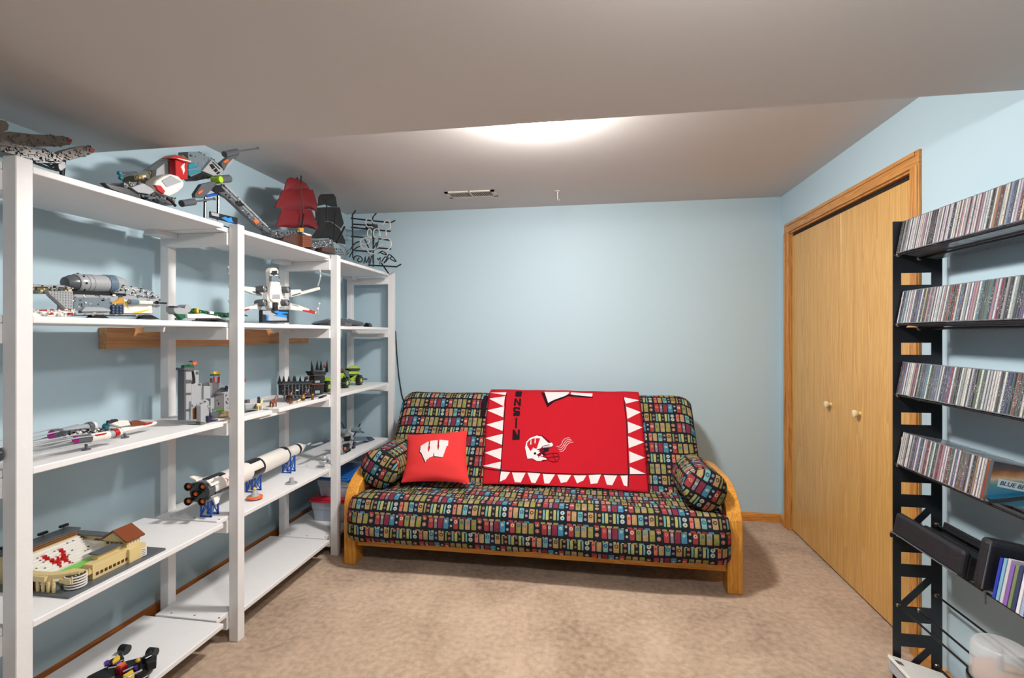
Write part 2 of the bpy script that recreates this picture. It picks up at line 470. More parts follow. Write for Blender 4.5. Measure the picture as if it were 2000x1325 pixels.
struct('wall_closet', MB().box(XR + .72, XR + .76, DY0 - .2, DY1 + .2, 0, ZC).box(XR + .1, XR + .76, DY0 - .24, DY0 - .2, 0, ZC).box(XR + .1, XR + .76, DY1 + .2, DY1 + .24, 0, ZC).box(XR + .1, XR + .76, DY0 - .2, DY1 + .2, ZC, ZC + .04),
       M_WALL, 'inside walls of the closed closet', 'wall')
# baseboards: plain oak with a rounded top
def base_prof(d, h=.06):
    return [(0, 0), (d, 0), (d, h * .72), (d * .55, h * .93), (0, h)]
b = MB(); prof = base_prof(.014)
b._pr([(XL, YB - y, z) for y, z in prof], [(XR, YB - y, z) for y, z in prof], 0)
struct('baseboard_back', b, M_OAK_X, 'oak baseboard along the wall behind the futon', 'baseboard')
b = MB(); b._pr([(XR - y, 3.695, z) for y, z in prof], [(XR - y, YB - .014, z) for y, z in prof], 0)
b._pr([(XR - y, YF, z) for y, z in prof], [(XR - y, 2.262, z) for y, z in prof], 0)
struct('baseboard_right', b, M_OAK_H, 'oak baseboard beside the closet door', 'baseboard')
b = MB(); pf = base_prof(.018, .106); b._pr([(XL + y, YF, z) for y, z in pf], [(XL + y, YB - .014, z) for y, z in pf], 0)
b.box(XL + .017, XL + .022, YF, YB - .014, .0, .04)
struct('baseboard_left', b, M_BASE_L, 'dark stained baseboard behind the white shelving', 'baseboard')

# ---- closet: casing and two bifold leaves
door = thing('door_1', 'oak bifold closet door with two round knobs', 'door', (XR, 2.95, 0), kind='structure')
def casing(name, y0, y1, z0, z1, m, vert, inner):
    b = MB().box(XR - .013, XR + .002, y0, y1, z0, z1)
    if vert:
        if inner > 0: b.box(XR - .019, XR - .012, y1 - .022, y1 - .004, z0, z1)
        else: b.box(XR - .019, XR - .012, y0 + .004, y0 + .022, z0, z1)
    else: b.box(XR - .019, XR - .012, y0 + .02, y1 - .02, z1 - .022, z1 - .004)
    return b.build(name, m, door, bevel=.003, seg=2)
casing('casing_side', 2.262, 2.322, 0, DZ + .0, M_OAK_V, 1, -1)
casing('casing_side', 3.633, 3.694, 0, DZ + .0, M_OAK_V, 1, 1)
casing('casing_head', 2.262, 3.694, DZ - .002, DZ + .062, M_OAK_H, 0, 0)
MB().box(XR, XR + .1, DY0 - .001, DY0 + .012, 0, DZ).box(XR, XR + .1, DY1 - .012, DY1 + .001, 0, DZ).box(XR, XR + .1, DY0, DY1, DZ - .012, DZ + .001).build('jamb', M_OAK_V, door)
MB().box(XR + .02, XR + .05, DY0 + .012, DY1 - .012, DZ - .03, DZ - .012).build('track', M_DARK, door)
for i, (a, c) in enumerate(((2.954, 3.618), (2.333, 2.950))):
    leaf = MB().box(XR + .012, XR + .046, a, c, .014, DZ - .034).build('door_leaf', M_OAK_DOOR, door, bevel=.002)
    ky, kz = ((3.069, .936), (2.759, .933))[i]
    k = MB().lathe((XR + .012, ky, kz), (-1, 0, 0), [(0, .011), (.006, .009), (.014, .009), (.017, .017), (.024, .0195), (.03, .0185), (.033, .012), (.034, .0)], 20)
    k.build('knob', mat('cream_knob', (222, 206, 160), rough=.25) if i == 0 else bpy.data.materials['cream_knob'], leaf, smooth=True)
    bpy.data.objects[leaf.name]

# ---- ceiling fixture: glowing glass dome
def dome_light(name, label, c, power, r=.115):
    t = thing(name, label, 'ceiling light', c)
    pan = MB().lathe((c[0], c[1], c[2]), (0, 0, -1), [(0, r * 1.1), (.016, r * 1.1), (.02, r * 1.07), (.02, r * 1.0), (.014, 0)], 40).build('pan', WH, t, smooth=True)
    g = bpy.data.materials.new('glowing_glass'); g.use_nodes = True
    bs = g.node_tree.nodes['Principled BSDF']
    bs.inputs['Base Color'].default_value = (.9, .9, .88, 1); bs.inputs['Emission Color'].default_value = (1.0, .965, .92, 1); bs.inputs['Emission Strength'].default_value = power / (math.pi * r * r)
    prof = [(.014, r * .97), (.02, r * .99)] + [(.02 + .074 * math.sin(a), r * .98 * math.cos(a)) for a in [math.pi / 2 * k / 10 for k in range(1, 10)]] + [(.094, .0)]
    MB().lathe((c[0], c[1], c[2]), (0, 0, -1), prof, 40).build('glass_shade', g, t, smooth=True)
    MB().lathe((c[0], c[1], c[2] - .09), (0, 0, -1), [(0, .008), (.01, .008), (.014, .004), (.014, 0)], 16).build('finial', WH, t, smooth=True)
dome_light('ceiling_light', 'lit white glass dome light on the ceiling above the futon', (-.235, 2.13, ZC), DOME_POWER)
dome_light('ceiling_light', 'small white glass dome light under the soffit just above the viewer', (.26, .6, SOF_Z), REAR_POWER, r=.085)

# ---- ceiling register and hook
M_VENT = mat('register_enamel', (206, 200, 190), rough=.5)
v = thing('ceiling_vent', 'small white rectangular air register on the ceiling', 'vent', (-.82, 3.36, ZC))
vx0, vx1, vy0, vy1 = -.995, -.65, 3.285, 3.43
MB().box(vx0, vx1, vy0, vy0 + .022, ZC - .008, ZC).box(vx0, vx1, vy1 - .022, vy1, ZC - .008, ZC).box(vx0, vx0 + .025, vy0, vy1, ZC - .008, ZC).box(vx1 - .025, vx1, vy0, vy1, ZC - .008, ZC).box(-.827, -.818, vy0, vy1, ZC - .009, ZC).build('frame', M_VENT, v)
MB().box(vx0 + .02, vx1 - .02, vy0 + .02, vy1 - .02, ZC - .0015, ZC - .0005).build('duct_shade_sheet', M_DARK, v)  # flat dark sheet stands in for the shade inside the duct
for i in range(24):
    x = vx0 + .034 + i * .012
    MB().obox((x, (vy0 + vy1) / 2, ZC - .005), (.0026, vy1 - vy0 - .042, .004), Matrix.Rotation(math.radians(28), 3, 'Y')).build('slat', M_VENT, v)
h = thing('ceiling_hook', 'tiny white plastic hook hanging from the ceiling', 'hook', (-.227, 3.384, ZC))
MB().lathe((-.227, 3.384, ZC), (0, 0, -1), [(0, .02), (.003, .02), (.007, .006), (.01, .005), (.05, .0035), (.058, .002)], 14).build('stem', M_VENT, h, smooth=True)
MB().tube([(-.227, 3.384, ZC - .056), (-.224, 3.384, ZC - .064), (-.216, 3.384, ZC - .064), (-.213, 3.384, ZC - .056)], .002).build('hook_tip', M_VENT, h, smooth=True)

# ---- black cable running down the wall behind the futon
tag(MB().tube([(-1.545, 3.772, 1.36), (-1.542, 3.773, 1.3), (-1.535, 3.773, 1.18), (-1.518, 3.773, 1.0), (-1.495, 3.773, .86), (-1.46, 3.773, .74), (-1.44, 3.772, .66), (-1.43, 3.772, .5), (-1.43, 3.772, .2)], .0045).build('power_cable', BK, smooth=True),
    'thin black cable hanging down the wall beside the shelving', 'cable')
# ================================================================ white shelving along the left wall
XS0, XS1 = -1.895, -1.512           # back and front of the unit
LEV = [.13, .548, .97, 1.385, 1.796]
BT = .02
FR = [.22, 1.095, 1.935, 2.785, 3.64]   # near faces of the ladder frames
PW = .042
sh = thing('shelving_unit', 'long white painted wooden shelving with five levels along the wall', 'shelving', (-1.7, 1.95, 0))
for i, y in enumerate(FR):
    for x0, x1 in ((XS1 - PW, XS1 + .002), (XS0, XS0 + PW)):
        lean = .0
        MB().box(x0, x1, y, y + PW, 0, 1.812).build('post', M_WHITE, sh, bevel=.002)
    for z in LEV:
        MB().box(XS0 + PW, XS1 - PW, y - (.012 if i else 0), y + .03, z - BT - .055, z - BT - .0005).build('rail', M_WHITE, sh, bevel=.0015)
    if i:      # low cleats carrying the far ends of the nearer boards
        for z in LEV:
            MB().box(XS0 + .03, XS0 + .10, y - .11, y - .013, z - BT - .02, z - BT - .0005).build('cleat', M_WHITE, sh)
for i in range(4):
    y0 = FR[i]; y1 = FR[i + 1] - .082
    for k, z in enumerate(LEV):
        # boards are notched round the posts: the middle runs over the rail
        if k == 2 and i == 2:
            segs = [(y0, 2.174), (2.225, y1)]
            MB().box(XS0 + .02, XS1 - .012, 2.1, 2.3, z - BT - .012, z - BT - .0005).build('cleat', M_WHITE, sh)
        else:
            segs = [(y0, y1)]
        for a, c in segs:
            e = .09 if i == 3 else 0
            if a == y0:
                poly = [(XS0 + PW + .001, a - .07), (XS1 - PW - .001, a - .07), (XS1 - PW - .001, a + PW + .001), (XS1, a + PW + .001), (XS1, c), (XS0, c), (XS0, a + PW + .001), (XS0 + PW + .001, a + PW + .001)]
            else:
                poly = [(XS1, a), (XS1, c), (XS0, c), (XS0, a)]
            MB().prz(poly, z - BT, z).build('shelf_board', M_WHITE, sh, bevel=.003, seg=2)
        if k < 2:
            for x in (-1.54, -1.657, -1.77):
                MB().cyl((x - .02, y0 - .05, z - .001), (x - .02, y0 - .05, z + .0008), .004, n=10).build('screw', M_SCREW, sh)
wb = MB().box(XL + .001, XL + .04, 1.72, 3.171, 1.275, 1.362).build('wall_plank', M_PINE, loc=(XL, 2.4, 1.3), bevel=.002)
tag(wb, 'bare knotty pine plank fixed to the wall behind the shelves', 'plank')
# ================================================================ futon sofa
sofa = thing('futon_sofa', 'futon sofa with honey wooden frame and colourful retro print mattress', 'sofa', (-.33, 3.1, 0))
AX = ((-1.418, -1.345), (.69, .765))
for x0, x1 in AX:
    # one bent arm: front leg sweeping up into the arm rest and down to the rear leg
    out = [(2.69, 0), (2.69, .34)] + [(2.69 + .30 * (1 - math.cos(a)), .34 + .185 * math.sin(a)) for a in [math.pi / 2 * k / 8 for k in range(1, 9)]] + [(3.30, .52), (3.66, .47), (3.66, .0)]
    inn = [(3.59, 0), (3.59, .41), (3.30, .455), (3.0, .455)] + [(2.99 - .20 * math.sin(a), .345 + .11 * math.cos(a)) for a in [math.pi / 2 * k / 6 for k in range(1, 7)]] + [(2.79, 0)]
    MB().prx(out + inn, x1, x1 - x0).build('arm', M_FUTON, sofa, bevel=.006, seg=2)
    xa = x0 + .015 if x0 < 0 else x0 + .02
    MB().box(xa, xa + .035, 2.76, 3.62, .19, .25).build('side_rail', M_FUTON, sofa, bevel=.003)
MB().box(-1.345, .69, 2.705, 2.74, .108, .19).build('front_rail', M_FUTON_X, sofa, bevel=.004)
MB().box(-1.345, .69, 3.56, 3.6, .12, .2).build('rear_rail', M_FUTON_X, sofa, bevel=.004)
for i in range(9):
    x = -1.25 + i * .23
    MB().box(x, x + .05, 2.74, 3.56, .165, .185).build('slat', M_FUTON, sofa)

def noise2(x, y, s=0):
    return (math.sin(x * 5.3 + s) * math.cos(y * 7.1 + 1.3 * s) + .5 * math.sin(x * 11.7 - 2 * s + y * 4.1) * math.cos(y * 13.3 + x * 3.1) + .3 * math.sin(x * 23 + y * 17 + s))

def slab(me_b, uvs, xa, xb, prof, nx, seam=None, amp=.004, endr=.10, seed=0, zsplit=None, bulge=None):
    """closed Y-Z profile swept along X with pillow-rounded ends; u = X, v = length round the profile"""
    n = len(prof)
    cy = sum(p[0] for p in prof) / n; cz = sum(p[1] for p in prof) / n
    arc = [0]
    for i in range(n):
        a, b = prof[i], prof[(i + 1) % n]; arc.append(arc[-1] + math.hypot(b[0] - a[0], b[1] - a[1]))
    o = len(me_b.v)
    xs = []
    for k in range(nx + 1):
        t = k / nx
        e = .5 - .5 * math.cos(math.pi * t)
        xs.append(xa + (xb - xa) * (0.35 * t + .65 * e) if False else xa + (xb - xa) * t)
    # extra stations in the rounded ends
    ends = [0, .012, .03, .055, .09]
    xs = [xa + d for d in ends] + [x for x in xs if xa + .11 < x < xb - .11] + [xb - d for d in reversed(ends)]
    us = []
    for x in xs:
        d = min(x - xa, xb - x)
        q = 1 if d >= endr else max(0.0, 1 - (1 - d / endr) ** 2.6) ** (1 / 2.6)
        q = max(q, .02)
        for i, (y, z) in enumerate(prof):
            a = prof[i - 1]; b = prof[(i + 1) % n]
            ny, nz = (b[1] - a[1]), -(b[0] - a[0]); l = math.hypot(ny, nz) or 1
            w = noise2(x, arc[i] * 3, seed) * amp
            inset = (1 - q) * endr * 1.0
            yy = y + ny / l * w; zz = z + nz / l * w
            dy, dz = cy - yy, cz - zz; dl = math.hypot(dy, dz) or 1
            mv = min(inset, dl * .95) if q > .03 else dl * .8
            k2 = min(1, mv / dl)
            me_b.v.append((x, yy + dy * k2, zz + dz * k2))
            us.append((x, arc[i]))
    m = len(xs)
    for k in range(m - 1):
        for i in range(n):
            j = (i + 1) % n
            me_b.f.append((o + k * n + i, o + k * n + j, o + (k + 1) * n + j, o + (k + 1) * n + i)); me_b.mi.append(0)
            va, vb = arc[i], arc[i + 1]
            sft = seam(.5 * (va + vb)) if seam else 0
            uvs.append([(xs[k] + sft, va), (xs[k] + sft, vb), (xs[k + 1] + sft, vb), (xs[k + 1] + sft, va)])
    for k in (0, m - 1):
        me_b.f.append(tuple(o + k * n + i for i in (range(n) if k else range(n - 1, -1, -1)))); me_b.mi.append(0)
        uvs.append([(prof[i][0], prof[i][1]) for i in (range(n) if k else range(n - 1, -1, -1))])

def rounded(pts, r, seg=5):
    """round the corners of a polygon; r may be a list"""
    out = []; n = len(pts)
    for i in range(n):
        p = Vector(pts[i]); a = Vector(pts[i - 1]); b = Vector(pts[(i + 1) % n])
        rr = r[i] if isinstance(r, (list, tuple)) else r
        rr = min(rr, (a - p).length * .49, (b - p).length * .49)
        pa = p + (a - p).normalized() * rr; pb = p + (b - p).normalized() * rr
        for k in range(seg + 1):
            t = k / seg
            q = pa * (1 - t) ** 2 + p * 2 * t * (1 - t) + pb * t ** 2
            out.append((q.x, q.y))
    return out

def densify(pts, d):
    out = []; n = len(pts)
    for i in range(n):
        a = pts[i]; b = pts[(i + 1) % n]; l = math.hypot(b[0] - a[0], b[1] - a[1]); k = max(1, int(l / d))
        for j in range(k):
            t = j / k; out.append((a[0] + (b[0] - a[0]) * t, a[1] + (b[1] - a[1]) * t))
    return out

def with_uv(ob, uvs):
    me = ob.data; l = me.uv_layers.new(name='UVMap')
    flat = [c for f in uvs for p in f for c in p]
    l.data.foreach_set('uv', flat)
    return ob

b = MB(); uvs = []
seat = densify(rounded([(2.60, .165), (2.595, .30), (2.645, .415), (3.05, .395), (3.30, .40), (3.36, .30), (3.30, .195)], [.05, .1, .09, .2, .05, .04, .05]), .03)
slab(b, uvs, -1.385, .708, seat, 70, seam=lambda a: .13 if .13 < a < .2 else 0, amp=.006, endr=.11, seed=1.0)
back = densify(rounded([(3.045, .385), (3.43, .885), (3.50, .915), (3.60, .90), (3.64, .82), (3.28, .33), (3.1, .33)], [.03, .05, .06, .06, .05, .05, .05]), .03)
slab(b, uvs, -1.36, .668, back, 66, amp=.006, endr=.11, seed=4.2)
mo = b.build('mattress', M_FABRIC, sofa, recalc=False, smooth=True)
with_uv(mo, uvs)
mo.data.set_sharp_from_angle(angle=3.0)

def bolster(label, x, y0, y1, z, r, tilt=0):
    b = MB(); uvs = []; n = 32
    prof = [(0, 0), (.003, r * .35), (.011, r * .65), (.026, r * .87), (.055, r)] + [(.055 + (y1 - y0 - .11) * k / 8, r * (1 + .01 * math.sin(k * 2.3))) for k in range(1, 8)] + [(y1 - y0 - .055, r), (y1 - y0 - .026, r * .87), (y1 - y0 - .011, r * .65), (y1 - y0 - .003, r * .35), (y1 - y0, 0)]
    arc = 0; arcs = [0]
    for i in range(1, len(prof)):
        arc += math.hypot(prof[i][0] - prof[i - 1][0], prof[i][1] - prof[i - 1][1]); arcs.append(arc)
    for d, rr in prof:
        for i in range(n):
            a = 2 * math.pi * i / n
            w = 1 + .02 * math.sin(3 * a + d * 9) + .012 * math.sin(7 * a - d * 21)
            b.v.append((x + max(rr, .0005) * w * math.cos(a) + tilt * d, y0 + d, z + max(rr, .0005) * w * math.sin(a)))
    flat = 4
    for k in range(len(prof) - 1):
        for i in range(n):
            j = (i + 1) % n
            b.f.append((k * n + i, k * n + j, (k + 1) * n + j, (k + 1) * n + i)); b.mi.append(0)
            if k < flat or k >= len(prof) - 1 - flat:
                def pu(kk, ii):
                    a = 2 * math.pi * ii / n; c = math.cos(.5); s_ = math.sin(.5); px_ = prof[kk][1] * math.cos(a); pz_ = prof[kk][1] * math.sin(a)
                    return (c * px_ - s_ * pz_ + .11, s_ * px_ + c * pz_ + .03)
                uvs.append([pu(k, i), pu(k, i + 1), pu(k + 1, i + 1), pu(k + 1, i)])
            else:
                c = 2 * math.pi * r
                uvs.append([(arcs[k], i / n * c), (arcs[k], (i + 1) / n * c), (arcs[k + 1], (i + 1) / n * c), (arcs[k + 1], i / n * c)])
    o = b.build('bolster_cushion', M_FABRIC, loc=(x, y0, z), recalc=False, smooth=True)
    with_uv(o, uvs); o.data.set_sharp_from_angle(angle=3.0)
    return tag(o, label, 'cushion', 'print bolsters on the futon')
bolster('round printed bolster at the futon end beside the white shelving', -1.262, 2.77, 3.20, .522, .118, .03)
bolster('round printed bolster at the futon end beside the closet door', .59, 2.68, 3.10, .515, .112, -.03)

# ---- prints are cut as thin fabric shapes that follow the cloth
def cut_print(name, polys, m, parent, surf, grid=.04, lift=.0012):
    bm = bmesh.new()
    for poly in polys:
        vs = [bm.verts.new((p[0], p[1], 0)) for p in poly]
        try: f = bm.faces.new(vs)
        except ValueError: continue
    bmesh.ops.triangulate(bm, faces=bm.faces)
    xs = [v.co.x for v in bm.verts]; ys = [v.co.y for v in bm.verts]
    for ax, lo, hi in ((0, min(xs), max(xs)), (1, min(ys), max(ys))):
        k = math.ceil(lo / grid) * grid
        while k < hi:
            co = (k, 0, 0) if ax == 0 else (0, k, 0); no = (1, 0, 0) if ax == 0 else (0, 1, 0)
            bmesh.ops.bisect_plane(bm, geom=bm.verts[:] + bm.edges[:] + bm.faces[:], plane_co=co, plane_no=no)
            k += grid
    wl = WLOC.get(parent.name, (0, 0, 0))
    for v in bm.verts:
        p = surf(v.co.x, v.co.y, lift); v.co = (p[0] - wl[0], p[1] - wl[1], p[2] - wl[2])
    me = bpy.data.meshes.new(name); bm.to_mesh(me); bm.free()
    me.materials.append(m)
    o = bpy.data.objects.new(name, me); COL.objects.link(o); o.parent = parent; WLOC[o.name] = wl
    return o

def stroke(pts, w):
    """polygon of constant width along a polyline"""
    l = []; r = []
    for i, p in enumerate(pts):
        a = pts[max(i - 1, 0)]; c = pts[min(i + 1, len(pts) - 1)]
        dx, dy = c[0] - a[0], c[1] - a[1]; d = math.hypot(dx, dy) or 1
        l.append((p[0] - dy / d * w / 2, p[1] + dx / d * w / 2)); r.append((p[0] + dy / d * w / 2, p[1] - dx / d * w / 2))
    return l + r[::-1]

def disc(c, r, n=20, sy=1):
    return [(c[0] + r * math.cos(2 * math.pi * i / n), c[1] + r * sy * math.sin(2 * math.pi * i / n)) for i in range(n)]

# ---- red fleece throw over the back; s runs up the back cushion from its foot
BAx, BAy, BAz = 0, 3.03, .39
BL_ = math.hypot(.39, .47); EY, EZ = .39 / BL_, .47 / BL_; NY, NZ = -EZ, EY       # along and out of the back cushion
STOP = .60
OVER = [(3.413, .852), (3.437, .89), (3.47, .914), (3.52, .924), (3.58, .92), (3.645, .90), (3.70, .85)]
def towel(x, s, lift=0.0):
    rip = .003 * math.sin(x * 13 + 1) * math.cos(s * 5) + .002 * math.sin(x * 31 + s * 9)
    if s <= STOP:
        fl = .019 + .03 * max(0, (.10 - s)) ** 1.2 * 3
        d = fl + rip + lift
        return (x, BAy + EY * s + NY * d, BAz + EZ * s + NZ * d)
    # over the top edge of the back cushion
    q = s - STOP
    for i in range(len(OVER) - 1):
        a, c = OVER[i], OVER[i + 1]; l = math.hypot(c[0] - a[0], c[1] - a[1])
        if q <= l or i == len(OVER) - 2: break
        q -= l
    def nrm(k):
        a, c = OVER[max(k - 1, 0)], OVER[min(k + 1, len(OVER) - 1)]; l = math.hypot(c[0] - a[0], c[1] - a[1])
        return (-(c[1] - a[1]) / l, (c[0] - a[0]) / l)
    t = min(1.2, q / l); n0, n1 = nrm(i), nrm(i + 1)
    if i == 0: n0 = (NY, NZ)
    ny, nz = n0[0] * (1 - t) + n1[0] * t, n0[1] * (1 - t) + n1[1] * t
    d = (.019 if i == 0 else .010) * (1 - t) + .010 * t if i == 0 else .010
    d += rip * .5 + lift
    return (x, a[0] + (c[0] - a[0]) * t + ny * d, a[1] + (c[1] - a[1]) * t + nz * d)
TX0, TX1 = -.705, .325
def tx0(s): return -.668 - .046 * min(1, max(0, s / .6))
def tx1(s): return .333 - .012 * min(1, max(0, s / .6))
S0, S1 = -.0, .86
def sbot(x): return .0 + .012 * math.sin((x + .7) * 3.2)
th_ = thing('fleece_throw', 'red fleece throw with white triangle border and lettering draped over the futon back', 'throw', (-.19, 3.3, .4))
b = MB(); nx, ns = 64, 48
for i in range(nx + 1):
    for j in range(ns + 1):
        t = i / nx; u = j / ns
        s = S0 + (S1 - S0) * u
        x = tx0(s) + (tx1(s) - tx0(s)) * t
        if j == 0: s = sbot(x)
        b.v.append(towel(x, s))
for i in range(nx):
    for j in range(ns):
        a = i * (ns + 1) + j
        b.f.append((a, a + ns + 1, a + ns + 2, a + 1)); b.mi.append(0)
o = b.build('cloth', M_RED, th_, recalc=False, smooth=True)
md = o.modifiers.new('thickness', 'SOLIDIFY'); md.thickness = .006; md.offset = -1
LETT = {
 'N': [[(0, 0), (.28, 0), (.28, .62), (.74, 0), (1, 0), (1, 1), (.72, 1), (.72, .4), (.27, 1), (0, 1)]],
 'I': [[(.33, 0), (.67, 0), (.67, 1), (.33, 1)]],
 'S': [[(.0, .08), (.12, 0), (.88, 0), (1, .1), (1, .46), (.88, .58), (.3, .58), (.3, .78), (.7, .78), (.7, .7), (1, .7), (1, .9), (.88, 1), (.12, 1), (0, .9), (0, .54), (.12, .42), (.7, .42), (.7, .22), (.3, .22), (.3, .32), (0, .32)]],
 'O': [[(0, .1), (.12, 0), (.88, 0), (1, .1), (1, .9), (.88, 1), (.5, 1), (.5, .8), (.7, .8), (.7, .2), (.3, .2), (.3, .8), (.5, .8), (.5, 1), (.12, 1), (0, .9)]],
}
def letter(ch, quad):
    """unit letter mapped into a quad bl, br, tr, tl"""
    out = []
    for poly in LETT[ch]:
        pts = []
        for u, v in poly:
            x = (quad[0][0] * (1 - u) + quad[1][0] * u) * (1 - v) + (quad[3][0] * (1 - u) + quad[2][0] * u) * v
            y = (quad[0][1] * (1 - u) + quad[1][1] * u) * (1 - v) + (quad[3][1] * (1 - u) + quad[2][1] * u) * v
            pts.append((x, y))
        out.append(pts)
    return out
word = []
for ch, q in (('N', [(-.5121,.3104),(-.4631,.3122),(-.468,.3872),(-.5164,.3856)]), ('I', [(-.5122,.3966),(-.4781,.3978),(-.482,.4754),(-.5186,.4743)]), ('S', [(-.5241,.4892),(-.4774,.4906),(-.4825,.5609),(-.5285,.5596)]),
              ('N', [(-.5274,.569),(-.4792,.5703),(-.482,.6316),(-.5286,.6305)]), ('O', [(-.5266,.6449),(-.4819,.646),(-.4849,.7107),(-.5294,.7097)])):
    word += letter(ch, q)
cut_print('folded_edge', [[(-.715,.6485),(-.7169,.4834),(-.7527,.4708),(-.761,.5912),(-.7471,.6518)]], M_PRINTK, th_, towel, lift=-.004)
cut_print('lettering', word, M_PRINTK, th_, towel, lift=.0016)
# border: black rules, white triangles
rules = [stroke([(-.5646,.0125),(-.5631,.0945),(-.5818,.4274),(-.5911,.6717)], .006), stroke([(.2158,.0258),(.222,.1121),(.2265,.4539),(.2149,.6626)], .006),
         stroke([(-.679,.1056),(-.5629,.0933),(-.2008,.0922),(.0372,.0971),(.2182,.1045),(.3252,.1139)], .006)]
cut_print('hem', [stroke([(-.686,.0306),(-.7,.2644),(-.7067,.4837),(-.708,.6649)], .007)], M_PRINTD, th_, towel, lift=.0014)
cut_print('hem', [stroke([(.3419,.0203),(.3324,.2649),(.3258,.4931),(.3189,.6382)], .007)], M_PRINTD, th_, towel, lift=.0014)
cut_print('border_rule', rules, M_PRINTK, th_, towel, lift=.0014)
tri = [(-.5982,.6472),(-.5971,.564),(-.7095,.6228),(-.5937,.5641),(-.5908,.4781),(-.709,.5259),(-.5878,.4571),(-.5837,.3745),(-.6987,.4147),(-.5787,.3529),(-.576,.2728),(-.6907,.3165),(-.573,.252),(-.5704,.1682),(-.6831,.213),(-.5682,.155),(-.5654,.1042),(-.6828,.1233),(-.5931,.6838),(-.5952,.6578),(-.7082,.6772),(.216,.6588),(.228,.6053),(.3174,.6343),(.2283,.5826),(.233,.4902),(.3207,.5405),(.2334,.47),(.2345,.3848),(.3249,.4287),(.2311,.3652),(.2322,.2822),(.3274,.325),(.2324,.2608),(.2321,.1792),(.3266,.2221),(.2322,.1568),(.2311,.1094),(.3237,.1169)]
tri = [tri[i:i + 3] for i in range(0, len(tri), 3)]
teeth = [(-.5611,.0881),(-.5031,.0876),(-.5257,.0384),(-.5604,.019),(-.4905,.085),(-.4042,.0858),(-.4291,.0211),(-.4657,.0212),(-.392,.0864),(-.3126,.0869),(-.3384,.0213),(-.3626,.0225),(-.2973,.0864),(-.2217,.0861),(-.2547,.0254),(-.2833,.024),(-.2065,.0843),(-.1227,.0857),(-.1481,.0394),(-.1835,.0315),(-.1078,.0852),(-.0307,.0876),(-.0481,.0543),(-.086,.0338),(-.0159,.0883),(.0577,.0962),(.0356,.0381),(-.004,.0318),(.0753,.0939),(.1541,.0964),(.1234,.0321),(.0917,.0329),(.1744,.0961),(.2168,.0994),(.2114,.0286),(.1911,.0355)]
teeth = [teeth[i:i + 4] for i in range(0, len(teeth), 4)]
cut_print('border_triangle', tri + teeth, M_PRINTW, th_, towel, lift=.0012)
cut_print('big_letter_outline', [[(-.3481,.6893),(-.3263,.6898),(-.2919,.5971),(-.2564,.6238),(-.184,.6571),(-.1578,.6759),(-.1242,.6704),(.0099,.6593),(.0119,.65),(-.1238,.653),(-.1572,.6569),(-.1834,.6405),(-.2491,.6107),(-.2965,.5606)]], M_PRINTK, th_, towel, lift=.0016)
cut_print('big_letter', [[(-.3272,.7059),(-.1519,.7057),(-.1577,.6743),(-.184,.6571),(-.2564,.6238),(-.292,.5986)], [(-.1383,.702),(.0087,.6972),(.0053,.6608),(-.1242,.6719),(-.141,.6763)]], M_PRINTW, th_, towel, lift=.0012)
# ---- football helmet print
hp = lambda n, polys, m, l: cut_print(n, polys, m, th_, towel, lift=l, grid=.06)
hp('helmet_outline', [[(-.4035,.1782),(-.4259,.2547),(-.4217,.3012),(-.3978,.3335),(-.3543,.3542),(-.3132,.349),(-.2664,.3094),(-.2401,.284),(-.2502,.2661),(-.2957,.2599),(-.3003,.2038),(-.274,.1922),(-.279,.1772),(-.304,.1677),(-.3393,.1662),(-.3741,.1826)]], M_PRINTD, .0016)
hp('helmet_shell', [[(-.4007,.1804),(-.4219,.2549),(-.4175,.2992),(-.3954,.3291),(-.3539,.3491),(-.3209,.3426),(-.2908,.3129),(-.2737,.2958),(-.2518,.2989),(-.2426,.2828),(-.2524,.2704),(-.296,.2643),(-.3159,.2635),(-.3282,.237),(-.3025,.208),(-.3019,.1974),(-.2797,.1899),(-.2793,.1814),(-.3008,.1805),(-.3159,.1704),(-.3415,.1703),(-.3703,.1849)]], M_PRINTW, .0022)
hp('helmet_letter', [[(-.4118,.2927),(-.3925,.318),(-.3904,.318),(-.3916,.2802),(-.3835,.2806),(-.3865,.3204),(-.3667,.3279),(-.3637,.328),(-.3643,.2945),(-.3608,.2881),(-.3566,.2993),(-.3586,.3282),(-.3292,.3297),(-.3473,.2535),(-.3635,.255),(-.3711,.2635),(-.3732,.2503),(-.3859,.2335),(-.4102,.2729)]], M_RED, .0028)
hp('helmet_stripe', [stroke([(-.3211,.3453),(-.2937,.3284),(-.2699,.3004)], .0022)], M_PRINTD, .0028)
hp('helmet_ear_hole', [disc([(-.3553,.2197)][0], .0085)], M_PRINTK, .0030)
hp('helmet_opening', [[(-.3074,.2551),(-.296,.2643),(-.266,.2633),(-.2706,.2393),(-.2902,.2342),(-.2871,.215),(-.2963,.204),(-.3076,.227)]], M_PRINTK, .0030)
hp('helmet_visor', [[(-.3022,.2684),(-.2506,.2748),(-.2562,.268),(-.2958,.2621)]], M_PRINTG, .0032)
mask = [stroke(p, .0042) for p in ([(-.265,.283),(-.2967,.2774),(-.3122,.268),(-.3319,.2325)], [(-.3445,.2126),(-.3,.1996),(-.2741,.1943)], [(-.3122,.268),(-.2934,.2212),(-.2779,.192),(-.2593,.1739),(-.2316,.1667),(-.2066,.1741),(-.1998,.1996),(-.2088,.2268),(-.2423,.2276),(-.2676,.2201),(-.2892,.2171)], [(-.3262,.237),(-.3007,.2102),(-.2962,.2019)], [(-.2423,.2276),(-.2332,.2003),(-.2182,.1715)], [(-.2741,.1943),(-.2429,.1999),(-.2041,.2079)])]
hp('helmet_face_mask', mask, M_PRINTD, .0036)
